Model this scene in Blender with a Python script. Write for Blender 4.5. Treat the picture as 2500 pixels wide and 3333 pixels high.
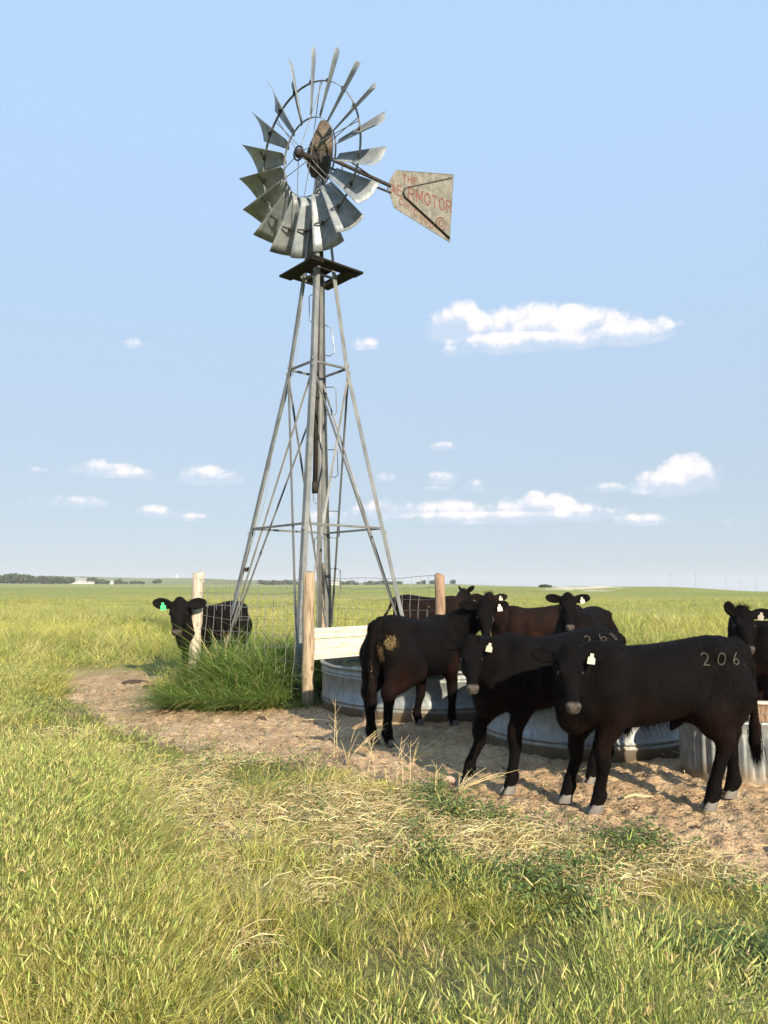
import bpy, math, random
import numpy as np
from mathutils import Vector, Matrix
from mathutils.bvhtree import BVHTree
R=math.radians
rng=np.random.default_rng(7); random.seed(7)
S=bpy.context.scene
for o in list(bpy.data.objects): bpy.data.objects.remove(o)

# ---------------------------------------------------------------- camera, world, sun
PITCH=math.atan(156/1597.4)
cd=bpy.data.cameras.new('camera'); cam=bpy.data.objects.new('camera',cd); S.collection.objects.link(cam)
cam.location=(0,0,1.7); cam.rotation_euler=(math.pi/2+PITCH,0,0)
cd.sensor_fit='VERTICAL'; cd.sensor_height=36; cd.lens=26.0; cd.clip_start=.05; cd.clip_end=20000
S.camera=cam
SUN_AZ=math.atan2(.47,-.92)      # direction to the sun from +Y clockwise: behind the viewer, to the right
SUN_EL=R(24)
sd=Vector((math.sin(SUN_AZ)*math.cos(SUN_EL),math.cos(SUN_AZ)*math.cos(SUN_EL),math.sin(SUN_EL)))
sl=bpy.data.lights.new('sun','SUN'); sl.energy=4.8; sl.angle=R(.6); sl.color=(1,.85,.63)
so=bpy.data.objects.new('sun',sl); S.collection.objects.link(so); so.rotation_euler=sd.to_track_quat('Z','Y').to_euler()
S.view_settings.view_transform='Standard'; S.view_settings.look='None'; S.view_settings.gamma=1; S.view_settings.exposure=.9

class NT:
    """small node helper"""
    def __init__(s,nt): s.nt=nt; s.n=nt.nodes; s.l=nt.links
    def node(s,t,**k):
        n=s.n.new(t)
        for a,b in k.items():
            if a.startswith('i_'): s.set(n,a[2:],b)
            else: setattr(n,a,b)
        return n
    def set(s,n,i,v):
        i=n.inputs[int(i)] if i.isdigit() else n.inputs[i.replace('_',' ')]
        s.put(i,v)
    def put(s,i,v):
        if hasattr(v,'is_output') or isinstance(v,bpy.types.NodeSocket): s.l.new(v,i)
        else: i.default_value=v
    def m(s,op,a,b=0.,c=0.,clamp=False):
        n=s.n.new('ShaderNodeMath'); n.operation=op; n.use_clamp=clamp
        s.put(n.inputs[0],a); s.put(n.inputs[1],b); s.put(n.inputs[2],c); return n.outputs[0]
    def mix(s,f,a,b,blend='MIX'):
        n=s.n.new('ShaderNodeMix'); n.data_type='RGBA'; n.blend_type=blend
        s.put(n.inputs[0],f); s.put(n.inputs[6],a if not isinstance(a,tuple) else (*a[:3],1)); s.put(n.inputs[7],b if not isinstance(b,tuple) else (*b[:3],1)); return n.outputs[2]
    def smooth(s,x,a,b,lo=0.,hi=1.):
        n=s.n.new('ShaderNodeMapRange'); n.interpolation_type='SMOOTHSTEP'
        for i,v in enumerate((x,a,b,lo,hi)): s.put(n.inputs[i],v)
        return n.outputs[0]
    def noise(s,vec,scale,detail=4,rough=.5,dist=0.,out=0):
        n=s.n.new('ShaderNodeTexNoise'); 
        if vec is not None: s.put(n.inputs['Vector'],vec)
        n.inputs['Scale'].default_value=scale; n.inputs['Detail'].default_value=detail; n.inputs['Roughness'].default_value=rough; n.inputs['Distortion'].default_value=dist
        return n.outputs[out]
    def scalev(s,vec,v):
        n=s.n.new('ShaderNodeVectorMath'); n.operation='MULTIPLY'; s.put(n.inputs[0],vec); s.put(n.inputs[1],v); return n.outputs[0]

w=bpy.data.worlds.new('World'); S.world=w; w.use_nodes=True
T=NT(w.node_tree); w.node_tree.nodes.clear()
sky=T.node('ShaderNodeTexSky',sky_type='NISHITA'); sky.sun_disc=False; sky.sun_elevation=SUN_EL; sky.sun_rotation=SUN_AZ
sky.air_density=1.0; sky.dust_density=1.2; sky.ozone_density=2.0; sky.altitude=700
tc=T.node('ShaderNodeTexCoord'); sep=T.node('ShaderNodeSeparateXYZ'); T.l.new(tc.outputs['Generated'],sep.inputs[0])
az=T.m('ARCTAN2',sep.outputs[0],sep.outputs[1]); el=T.m('ARCSINE',sep.outputs[2])
wv=T.noise(tc.outputs['Generated'],16,7,.58); wv2=T.noise(tc.outputs['Generated'],55,6,.6); wv3=T.noise(tc.outputs['Generated'],7,4,.5)
# clouds of the sky, each: azimuth, elevation of its flat base, half width, height (degrees), strength
CL=[(6.2,19.1,3.6,2.7,1.0),(10.5,18.7,3.8,2.9,1.0),(14.5,18.4,4.8,2.4,.85),(10.2,17.7,6.2,1.6,.6),(19.0,17.8,3.6,1.6,.75),
    (-1.6,18.2,1.3,.9,.35),(-19.3,17.3,1.3,.7,.35),(-21.8,17.6,1.2,.5,.22),
    (-21.0,8.1,2.3,1.25,.75),(-18.5,7.9,2.0,.8,.6),(-13.5,7.8,2.5,1.5,.85),(-11.6,7.8,1.5,.9,.6),(-25.4,7.9,1.0,.45,.4),
    (-24.2,5.7,3.1,.95,.5),(-17.0,5.1,2.0,1.0,.5),(-14.3,4.9,1.5,.6,.4),(-22,3.3,1.8,.5,.25),
    (4.6,10.5,1.0,.65,.6),(4.2,7.9,1.3,1.1,.6),(7.4,7.3,1.1,1.0,.65),(0,8.1,1.0,.9,.35),(3.8,7.3,1.5,.5,.4),
    (1.0,5.4,3.6,1.4,.75),(5.5,5.3,3.8,1.5,.8),(8.3,5.2,3.0,1.5,.7),(10.6,5.2,2.9,2.1,.9),(12.8,5.2,2.2,1.8,.8),(15.2,5.0,2.8,1.3,.75),(8,4.9,9,.9,.5),(19,4.5,3.0,.8,.45),
    (22.4,7.0,2.5,2.6,.95),(20.6,7.0,2.4,1.5,.6),(17.2,7.0,1.8,.75,.5),(-3,5.0,3,.9,.3),(-8,4.3,3,.7,.2),(27,4.2,3,.7,.2)]
dens=None; lit=None
for (a0,e0,wa,he,st) in CL:
    da=T.m('DIVIDE',T.m('SUBTRACT',az,R(a0)),R(wa*1.28)); de=T.m('DIVIDE',T.m('SUBTRACT',el,R(e0)),R(he))
    dn=T.m('MINIMUM',de,0.); dn=T.m('MULTIPLY',dn,2.6); up=T.m('MAXIMUM',de,0.)
    dd=T.m('SQRT',T.m('ADD',T.m('MULTIPLY',da,da),T.m('ADD',T.m('MULTIPLY',up,up),T.m('MULTIPLY',dn,dn))))
    v=T.m('MULTIPLY',T.m('SUBTRACT',1.,dd),st)
    hh=T.m('MULTIPLY',de,T.smooth(v,0.,.25))
    dens=v if dens is None else T.m('MAXIMUM',dens,v)
    lit=hh if lit is None else T.m('MAXIMUM',lit,hh)
nz=T.m('ADD',T.m('MULTIPLY',T.m('SUBTRACT',wv,.5),1.5),T.m('MULTIPLY',T.m('SUBTRACT',wv2,.5),.7))
dn2=T.m('ADD',dens,nz)
alpha=T.smooth(T.m('MULTIPLY',T.m('ADD',dn2,0.),T.smooth(dens,-.12,.12)),.07,.44)
shade=T.smooth(T.m('ADD',lit,T.m('MULTIPLY',nz,1.2)),.05,.6)
K=1/.1
ccol=T.mix(shade,(.37*K,.42*K,.50*K),(.58*K,.56*K,.565*K))
alpha=T.m('MULTIPLY',alpha,T.m('ADD',.6,T.m('MULTIPLY',shade,.38)))
hz=T.smooth(el,R(-1),R(9),1.,0.); 
skyc=T.mix(.9,sky.outputs[0],T.mix(T.smooth(el,R(0),R(34),1.,0.),(.275*K,.392*K,.555*K),(.29*K,.345*K,.40*K)))
col=T.mix(alpha,skyc,ccol)
bg=T.node('ShaderNodeBackground'); T.l.new(col,bg.inputs[0]); bg.inputs[1].default_value=.1
wo=T.node('ShaderNodeOutputWorld'); T.l.new(bg.outputs[0],wo.inputs[0])

HAZE=0.0002
# ---------------------------------------------------------------- helpers
def tag(o,label=None,cat=None,group=None,kind=None):
    if label: o['label']=label
    if cat: o['category']=cat
    if group: o['group']=group
    if kind: o['kind']=kind
    return o
def empty(name,loc=(0,0,0),rz=0.,**k):
    o=bpy.data.objects.new(name,None); S.collection.objects.link(o); o.location=loc; o.rotation_euler=(0,0,rz); o.empty_display_size=.2
    return tag(o,**k)
def npmesh(name,V,Q=None,Tr=None,mat=None,parent=None,smooth=False,col=None):
    V=np.asarray(V,np.float32).reshape(-1,3); me=bpy.data.meshes.new(name)
    Q=np.zeros((0,4),np.int32) if Q is None else np.asarray(Q,np.int32).reshape(-1,4)
    Tr=np.zeros((0,3),np.int32) if Tr is None else np.asarray(Tr,np.int32).reshape(-1,3)
    me.vertices.add(len(V)); me.vertices.foreach_set('co',V.ravel())
    li=np.concatenate([Q.ravel(),Tr.ravel()]).astype(np.int32); me.loops.add(len(li)); me.loops.foreach_set('vertex_index',li)
    ls=np.concatenate([np.arange(len(Q))*4,len(Q)*4+np.arange(len(Tr))*3]).astype(np.int32)
    me.polygons.add(len(ls)); me.polygons.foreach_set('loop_start',ls)
    me.update(calc_edges=True); me.validate()
    if smooth: me.polygons.foreach_set('use_smooth',np.ones(len(me.polygons),bool))
    if col is not None:
        for nm,c in (col.items() if isinstance(col,dict) else [('tint',col)]):
            c=np.asarray(c,np.float32)
            if c.ndim==1: a=me.attributes.new(nm,'FLOAT','POINT'); a.data.foreach_set('value',c)
            else:
                a=me.attributes.new(nm,'FLOAT_COLOR','POINT'); a.data.foreach_set('color',np.c_[c[:,:3],np.ones(len(c))].astype(np.float32).ravel())
    if mat: me.materials.append(mat)
    o=bpy.data.objects.new(name,me); S.collection.objects.link(o)
    if parent: o.parent=parent
    return o
class MB:
    """collects polygons of one part"""
    def __init__(s): s.v=[]; s.f=[]
    def add(s,v,f):
        n=len(s.v); s.v+= [tuple(p) for p in v]; s.f+=[tuple(i+n for i in q) for q in f]; return s
    def box(s,c,d,M=None):
        x,y,z=[k/2 for k in d]; P=[Vector((i*x,j*y,k*z)) for i in(-1,1) for j in(-1,1) for k in(-1,1)]
        if M: P=[M@p for p in P]
        P=[p+Vector(c) for p in P]
        return s.add(P,[(0,1,3,2),(4,6,7,5),(0,4,5,1),(2,3,7,6),(0,2,6,4),(1,5,7,3)])
    def beam(s,a,b,w,t,up=(0,0,1)):
        a,b=Vector(a),Vector(b); d=(b-a); L=d.length; d.normalize(); u=Vector(up); r=d.cross(u)
        if r.length<1e-4: r=d.cross(Vector((1,0,0)))
        r.normalize(); u=r.cross(d); M=Matrix((d,r,u)).transposed(); return s.box((a+b)/2,(L,w,t),M)
    def tube(s,P,r,n=6,closed=False,cap=True):
        P=[Vector(p) for p in P]; m=len(P); rr=r if hasattr(r,'__len__') else [r]*m; rings=[]; prev=None
        for i,p in enumerate(P):
            t=(P[(i+1)%m]-P[i-1]) if closed else (P[min(i+1,m-1)]-P[max(i-1,0)])
            t.normalize()
            if prev is None: prev=t.orthogonal().normalized()
            u=(prev-t*prev.dot(t)); u.normalize(); prev=u; w=t.cross(u)
            rings.append([p+(u*math.cos(a)+w*math.sin(a))*rr[i] for a in [2*math.pi*k/n for k in range(n)]])
        v=[q for g in rings for q in g]; f=[]
        for i in range(m if closed else m-1):
            for k in range(n):
                j=(i+1)%m; f.append((i*n+k,i*n+(k+1)%n,j*n+(k+1)%n,j*n+k))
        if cap and not closed: f+=[tuple(range(n))[::-1],tuple((m-1)*n+k for k in range(n))]
        return s.add(v,f)
    def lathe(s,prof,n=48,c=(0,0,0),closed=False):
        v=[(c[0]+r*math.cos(2*math.pi*k/n),c[1]+r*math.sin(2*math.pi*k/n),c[2]+z) for r,z in prof for k in range(n)]
        f=[(i*n+k,i*n+(k+1)%n,(i+1)*n+(k+1)%n,(i+1)*n+k) for i in range(len(prof)-1) for k in range(n)]
        return s.add(v,f)
    def build(s,name,mat,parent=None,smooth=False,loc=None):
        me=bpy.data.meshes.new(name); me.from_pydata(s.v,[],s.f); me.update()
        if smooth: me.polygons.foreach_set('use_smooth',[True]*len(me.polygons))
        if mat: me.materials.append(mat)
        o=bpy.data.objects.new(name,me); S.collection.objects.link(o)
        if parent: o.parent=parent
        return o
def bevel(o,w=.004,seg=2):
    m=o.modifiers.new('bevel','BEVEL'); m.width=w; m.segments=seg; m.limit_method='ANGLE'; return o

def mat(name,base=(.5,.5,.5),rough=.6,metal=0.,spec=.5):
    m=bpy.data.materials.new(name); m.use_nodes=True; t=NT(m.node_tree); b=m.node_tree.nodes['Principled BSDF']
    b.inputs['Base Color'].default_value=(*base,1); b.inputs['Roughness'].default_value=rough; b.inputs['Metallic'].default_value=metal
    b.inputs['Specular IOR Level'].default_value=spec
    return m,t,b
def objco(t): return t.node('ShaderNodeTexCoord').outputs['Object']
def bump(t,b,h,strength=.5,dist=.01):
    n=t.node('ShaderNodeBump'); n.inputs['Strength'].default_value=strength; n.inputs['Distance'].default_value=dist
    t.put(n.inputs['Height'],h); t.l.new(n.outputs[0],b.inputs['Normal'])
def attr(t,n,c=False):
    a=t.node('ShaderNodeAttribute'); a.attribute_name=n; return a.outputs['Color' if c else 'Fac']

# numpy noise
def _h(i,j,s):
    n=(i*374761393+j*668265263+s*974634777)&0x7fffffff; n=((n^(n>>13))*1274126177)&0x7fffffff; return ((n^(n>>16))&0xffff)/65535.
def vnoise(x,y,s=0):
    i=np.floor(x).astype(np.int64); j=np.floor(y).astype(np.int64); fx=x-i; fy=y-j; fx=fx*fx*(3-2*fx); fy=fy*fy*(3-2*fy)
    a=_h(i,j,s);b=_h(i+1,j,s);c=_h(i,j+1,s);d=_h(i+1,j+1,s)
    return (a*(1-fx)+b*fx)*(1-fy)+(c*(1-fx)+d*fx)*fy
def fbm(x,y,o=4,s=0,g=.5):
    t=0;a=1;n=0
    for k in range(o): t=t+a*vnoise(x*2**k+k*17.3,y*2**k-k*9.1,s+k); n+=a; a*=g
    return t/n
def sstep(x,a,b): t=np.clip((x-a)/(b-a),0,1); return t*t*(3-2*t)

# ---------------------------------------------------------------- terrain
HR=np.array([0,60,130,250,450,900,1600,2500,6000.]); HU=np.array([-2500,0,400,650,950,1100,1250,1420,1659,4000.])
HY=np.array([[1283,1271.5,1265,1260.5,1246,1252],[1283,1271.5,1265,1260.5,1246,1252],[1283,1271.5,1266,1262,1250,1253],[1283,1272,1267,1263,1257,1258],[1283,1271,1266,1263.5,1262.5,1262],
 [1282.5,1269.5,1268,1267,1268,1266],[1281.5,1266.6,1270,1272,1274,1271],[1282,1266.8,1271,1274,1276,1274],[1284,1276.6,1278,1279,1280,1277],[1284,1276,1278,1279,1280,1277]])
HZ=np.zeros((len(HU),len(HR)))
HZ[:,1]=-.12
for k in range(6): HZ[:,2+k]=1.7+(1262-HY[:,k])/1597.4*HR[2+k]
HZ[:,8]=HZ[:,7]-60
def hgt(x,y,detail=True):
    x=np.asarray(x,float); y=np.asarray(y,float); r=np.hypot(x,y); yy=np.maximum(y,.05*r+1e-6); u=829.5+1597.4*np.clip(x/yy,-2.0,1.9)
    iu=np.clip(np.searchsorted(HU,u)-1,0,len(HU)-2); ir=np.clip(np.searchsorted(HR,r)-1,0,len(HR)-2)
    fu=np.clip((u-HU[iu])/(HU[iu+1]-HU[iu]),0,1); fr=np.clip((r-HR[ir])/(HR[ir+1]-HR[ir]),0,1)
    fu=fu*fu*(3-2*fu); fr=fr*fr*(3-2*fr)
    z=(HZ[iu,ir]*(1-fr)+HZ[iu,ir+1]*fr)*(1-fu)+(HZ[iu+1,ir]*(1-fr)+HZ[iu+1,ir+1]*fr)*fu
    z=z+.16*sstep(y,12.2,16)*(1-sstep(r,22,50))
    if detail:
        z=z+(fbm(x*.35,y*.35,2,3)-.5)*.10*sstep(r,11,25)*(1-sstep(r,80,200)) + (fbm(x*.008,y*.008,3,5)-.5)*np.clip(r-200,0,900)*.004
    return z
POLY=np.array([(-6.4,14.5),(-5.4,12.6),(-4.6,10.9),(-3.4,9.1),(-2.2,7.9),(-1.15,7.3),(-.2,6.9),(.4,6.5),(.3,6.0),(.75,5.5),(1.04,5.36),(1.62,5.17),(1.92,4.75),(2.28,4.36),(3.5,3.6),(9,2),(12,7),(8,12),(5,13.2),(3,13.2),(1.3,13.1),(-.8,11.2),(-1.1,10.75),(-1.72,10.45),(-2.4,10.35),(-3.4,11.9),(-4.0,13.7),(-5.1,14.5)])
def dirt_d(x,y):
    x=np.asarray(x,float);y=np.asarray(y,float); best=np.full(x.shape,1e9); ins=np.zeros(x.shape,bool); n=len(POLY)
    for i in range(n):
        a=POLY[i]; b=POLY[(i+1)%n]; d=b-a; t=np.clip(((x-a[0])*d[0]+(y-a[1])*d[1])/(d@d),0,1)
        best=np.minimum(best,np.hypot(x-a[0]-t*d[0],y-a[1]-t*d[1]))
        c=((a[1]>y)!=(b[1]>y))&(x<(b[0]-a[0])*(y-a[1])/(b[1]-a[1]+1e-12)+a[0]); ins^=c
    return np.where(ins,best,-best)
def dirt(x,y):
    return sstep(dirt_d(x,y)+(fbm(x*1.4,y*1.4,3,11)-.5)*.9,-.1,.12)
def straw(x,y):
    e=1.0-np.hypot((x+.65)/1.5,(y-5.75)/1.15); e2=1-np.hypot((x+2.6)/.7,(y-4.3)/.6); e3=1-np.hypot((x-1.3)/.9,(y-3.1)/.35)
    n=fbm(x*1.1,y*1.1,3,21)
    return np.clip(sstep(np.maximum(np.maximum(e,e2*.8),e3*.7)+(n-.5)*1.3,.02,.5)+.85*sstep(n,.55,.68)*sstep(9.5-y,0,2),0,1)*sstep(14-y,0,4)

def ground_mesh():
    A=np.concatenate([np.linspace(-180,-50,26,endpoint=False),np.linspace(-50,50,520,endpoint=False),np.linspace(50,180,26,endpoint=False)])
    r=[.4]
    while r[-1]<6000:
        q=r[-1]; st=max(.035,q*.006) if 3<q<14 else q*.03 if q>14 else q*.05
        if 14<=q<300: st=q*.018
        r.append(q+st)
    r=np.array(r); a=np.radians(A); X=r[:,None]*np.sin(a)[None]; Y=r[:,None]*np.cos(a)[None]
    Z=hgt(X,Y); D=dirt(X,Y)*sstep(16-np.hypot(X,Y),0,2)
    near=sstep(16-r,0,3)[:,None]
    lump=(fbm(X*3,Y*3,3,41)-.5)*.05+(np.abs(fbm(X*7,Y*7,3,43)-.5)*2)*.065+(fbm(X*15,Y*15,2,47)-.5)*.035
    Z=Z+near*(D*lump-D*.02+(1-D)*(fbm(X*1.5,Y*1.5,3,44)-.5)*.08)
    Z=Z-near*.012
    V=np.stack([X,Y,Z],-1).reshape(-1,3); nr,na=X.shape
    i=np.arange(nr-1)[:,None]*na; j=np.arange(na)[None]; j2=(j+1)%na
    Q=np.stack([i+j,i+j2,i+na+j2,i+na+j],-1).reshape(-1,4)
    V=np.vstack([V,[[0,0,0]]]); c=len(V)-1; Tr=np.stack([np.full(na,c),j2[0],j[0]],-1)
    u=829.5+1597.4*X/np.maximum(Y,1e-3)
    ch=sstep(1-np.hypot((u-1262)/88,(np.hypot(X,Y)-200)/55)+(fbm(X*.22,Y*.12,4,51)-.5)*1.9,.25,.55)*(Y>0)
    ch=np.maximum(ch,.5*sstep(1-np.hypot((u-1375)/60,(np.hypot(X,Y)-32)/7)+(fbm(X*1.1,Y*1.1,4,52)-.5)*1.7,.3,.6)*(Y>0))
    V[:-1,2]+= (ch.ravel()*(fbm(X*.3,Y*.3,3,53).ravel()-.3)*.5*(np.hypot(X,Y).ravel()>100))
    at=dict(dirt=np.append(D.ravel(),0),straw=np.append((straw(X,Y)*near).ravel(),0),chalk=np.append(ch.ravel(),0))
    m,t,b=mat('ground',rough=.95,spec=.15)
    co=objco(t); ge=t.node('ShaderNodeNewGeometry').outputs['Position']
    nA=t.noise(ge,3,6,.6); nB=t.noise(ge,38,4,.6); nC=t.noise(ge,.9,4,.6)
    dcol=t.mix(t.smooth(nA,.35,.7),(.43,.295,.175),(.58,.43,.27)); dcol=t.mix(t.smooth(nB,.52,.72),dcol,(.15,.09,.05)); dcol=t.mix(t.smooth(nC,.55,.7,0.,.5),dcol,(.22,.15,.095))  # dark specks put the small shadows among the lumps into the dirt colour
    gcol=t.mix(nB,(.14,.135,.045),(.27,.235,.10)); gcol=t.mix(attr(t,'straw'),gcol,(.36,.28,.11))
    # far pasture: broad bands and drifts of seed-head yellow, fresh green and darker swales
    fv=t.scalev(ge,(.010,.035,.0)); f1=t.noise(fv,1,7,.6,.6); f2=t.noise(t.scalev(ge,(.05,.25,0.)),1,6,.65,.3); f3=t.noise(t.scalev(ge,(.6,1.8,0.)),1,5,.7)
    fcol=t.mix(t.smooth(f1,.38,.62),(.25,.265,.075),(.37,.355,.12)); fcol=t.mix(t.smooth(f2,.45,.7,0.,.6),fcol,(.34,.33,.12)); fcol=t.mix(t.smooth(f3,.5,.75,0.,.55),fcol,(.09,.13,.03))
    ln=t.node('ShaderNodeVectorMath',operation='LENGTH'); t.l.new(ge,ln.inputs[0]); ln=ln.outputs['Value']
    fcol=t.mix(t.smooth(ln,420.,900.),fcol,t.mix(t.noise(t.scalev(ge,(.002,.004,0.)),1,6,.6),(.15,.19,.07),(.26,.26,.13)))
    fcol=t.mix(t.m('MULTIPLY',t.smooth(ln,95.,150.),t.smooth(ln,420.,330.,0.,.65)),fcol,(.20,.24,.075)); gcol=t.mix(t.smooth(ln,9.,26.),gcol,fcol)
    gcol=t.mix(attr(t,'chalk'),gcol,t.mix(t.noise(t.scalev(ge,(.4,.4,1.5)),1,5,.7),(.42,.36,.26),(.78,.72,.60)))
    c=t.mix(attr(t,'dirt'),gcol,dcol); t.put(b.inputs['Base Color'],c)
    vo=t.node('ShaderNodeTexVoronoi'); vo.feature='SMOOTH_F1'; vo.inputs['Scale'].default_value=5.5; t.l.new(t.scalev(ge,(1,1,.2)),vo.inputs['Vector']); vo.inputs['Smoothness'].default_value=.3
    bump(t,b,t.m('ADD',t.m('ADD',nB,t.m('MULTIPLY',t.noise(ge,11,5,.65),1.5)),t.m('MULTIPLY',t.smooth(vo.outputs['Distance'],.12,.38),.9)),.9,.035)
    g=npmesh('ground',V,Q,Tr,m,smooth=True,col=at); tag(g,'rolling green pasture with a trampled sandy dirt yard in front','ground',kind='structure')
    return g
ground_mesh()

# ---------------------------------------------------------------- materials
def galv(name,c1,c2,rust=0.,rough=.45,metal=.75,sc=6,mudz=False):
    m,t,b=mat(name,c1,rough,metal); co=objco(t); n=t.noise(co,sc,6,.65); n2=t.noise(t.scalev(co,(1,1,.25)),sc*3,5,.6)
    c=t.mix(t.smooth(n,.35,.65),c1,c2); c=t.mix(t.smooth(n2,.5,.75,0.,.45),c,tuple(k*.55 for k in c1))
    if rust: c=t.mix(t.smooth(t.noise(co,sc*1.7,6,.7),.72-rust*.35,.80-rust*.2),c,(.12,.055,.028))
    if mudz:
        s_=t.node('ShaderNodeSeparateXYZ'); t.l.new(co,s_.inputs[0]); k=t.smooth(t.m('ADD',s_.outputs[2],t.m('MULTIPLY',t.m('SUBTRACT',t.noise(t.scalev(co,(1,1,.5)),5,6,.7),.5),.55)),.02,.17,.85,0.)
        c=t.mix(k,c,(.24,.19,.13)); c=t.mix(t.smooth(t.noise(t.scalev(co,(3,3,.35)),3,5,.6),.6,.75,0.,.5),c,(.36,.35,.31))
    t.put(b.inputs['Base Color'],c); t.put(b.inputs['Roughness'],t.smooth(n2,.3,.7,rough-.1,rough+.2)); bump(t,b,n2,.15,.004)
    return m
M_blade=galv('weathered_blade_metal',(.165,.195,.225),(.265,.29,.305),.05,.5,.25,5)
M_leg=galv('galvanised_angle_iron',(.135,.15,.16),(.21,.225,.23),.18,.6,.3,3)
M_brace=galv('rusty_brace_iron',(.12,.13,.135),(.18,.185,.185),.3,.6,.3,2)
M_dark=galv('blackened_iron',(.012,.010,.009),(.022,.016,.013),.4,.7,.1,9)
M_vane=galv('vane_sheet',(.115,.115,.10),(.19,.185,.16),.28,.6,.25,7)
M_tank=galv('galvanised_tank',(.21,.235,.245),(.30,.32,.325),.06,.5,.4,9,True)
M_wire=galv('fence_wire',(.17,.17,.17),(.27,.27,.26),.3,.5,.5,12)
def wood(name,c1,c2,crack,ax=2,sc=1.):
    m,t,b=mat(name,c1,.85,0,.2); co=objco(t); v=[9*sc,9*sc,9*sc]; v[ax]=.7*sc
    n=t.noise(t.scalev(co,tuple(v)),2.2,7,.65,.4); n2=t.noise(t.scalev(co,tuple(k*3 for k in v)),2.,5,.6)
    c=t.mix(t.smooth(n,.3,.7),c1,c2); c=t.mix(t.smooth(n2,.51,.66,0.,.9),c,crack); vk=t.node('ShaderNodeTexVoronoi'); vk.inputs['Scale'].default_value=1.; kv=[4.,4.,4.]; kv[ax]=2.2; t.l.new(t.scalev(co,tuple(kv)),vk.inputs['Vector']); c=t.mix(t.smooth(vk.outputs['Distance'],.05,.14,.85,0.),c,crack)
    t.put(b.inputs['Base Color'],c); bump(t,b,t.m('ADD',n,t.m('MULTIPLY',n2,-1.)),.6,.008); return m
M_post=wood('weathered_post',(.27,.205,.14),(.42,.34,.24),(.12,.075,.045))
M_postw=wood('bleached_post',(.38,.33,.27),(.52,.465,.39),(.22,.16,.12))
M_postd=wood('grey_brown_post',(.24,.16,.11),(.36,.26,.18),(.08,.05,.03))
M_board=wood('bleached_board',(.50,.45,.375),(.62,.57,.49),(.36,.28,.20),0,.6)
M_plank=wood('dark_platform_wood',(.010,.0085,.007),(.02,.016,.013),(.006,.005,.004),0)
M_red=mat('faded_red_paint',(.17,.06,.048),.8)[0]
M_red2=mat('very_faded_red_paint',(.20,.10,.08),.8)[0]

# ---------------------------------------------------------------- windmill
AX=Vector((-1.19,13.07,0))
wm=empty('windmill',AX,label='tall galvanised windmill with round multi-blade wheel and lettered vane on a four-legged tower',cat='windmill')
def L(p): return Vector(p)-AX
LV=[(0,1.80),(2.68,1.197),(5.57,.548),(7.4,.30),(9.2,.09)]
def rad(z):
    for (a,ra),(b_,rb) in zip(LV,LV[1:]):
        if z<=b_: return ra+(rb-ra)*(z-a)/(b_-a)
    return LV[-1][1]
YAW=-4.2
def leg_pt(k,z,dr=0):
    a=R(YAW+[180,0,-90,90][k]); r=rad(z)+dr; return Vector((r*math.cos(a),r*math.sin(a),z))
for k in range(4):
    mb=MB(); a=R(YAW+[180,0,-90,90][k])
    for (z0,_),(z1,_) in zip(LV,LV[1:]):
        if k==3 and False: pass
        p,q=leg_pt(k,z0-.05 if z0 else -.2),leg_pt(k,z1+.02); wdt=.085 if z0<7 else .06
        for sgn in (1,-1):   # the two flanges of the angle iron lie in the two faces of the tower
            d=Vector((math.cos(a+sgn*R(135)),math.sin(a+sgn*R(135)),0)); n=(q-p).normalized().cross(d)
            mb.beam(p+d*wdt/2,q+d*wdt/2,.007,wdt,up=d)
    for z in (2.6,5.5,5.62,7.3): # splice bolts
        mb.box(leg_pt(k,z,.012),(.03,.03,.05))
    mb.build('leg',M_leg,wm)
for z in (2.68,5.57,7.25):
    for i,j in ((0,2),(2,1),(1,3),(3,0)):
        mb=MB(); mb.beam(leg_pt(i,z,-.02),leg_pt(j,z,-.02),.035,.035); mb.build('girt',M_brace,wm)
for i,j in ((0,2),(2,0),(2,1),(1,2),(1,3),(3,1),(3,0),(0,3)):
    p,q=leg_pt(i,5.45,-.03),leg_pt(j,.35,-.04); mid=(p+q)/2
    mb=MB(); mb.beam(p,q,.038,.012,up=mid-Vector((0,0,mid.z))); mb.beam(p+Vector((0,0,.0)),q,.010,.034,up=mid-Vector((0,0,mid.z))); mb.build('brace',M_brace,wm)
mb=MB(); mb.tube([(0.02,.02,0),(0.02,.02,9.1)],.018,6); mb.build('pump_rod',M_brace,wm)
mb=MB(); mb.tube([(-.03,-.1,3.35),(-.01,-.08,7.5)],.042,10); mb.tube([(-.03,-.1,3.3),(-.03,-.1,3.5)],.055,10); mb.tube([(-.02,-.09,5.0),(-.02,-.09,5.1)],.055,10); mb.build('drop_pipe',M_dark,wm,True)
mb=MB(); mb.tube([(.05,.1,0),(.03,.07,7.5)],.045,10); mb.build('stand_pipe',M_brace,wm,True)
mb=MB(); mb.tube([(0.02,.02,7.2),(0,0,9.4)],.055,10); mb.build('mast_pipe',M_dark,wm,True)
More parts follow.
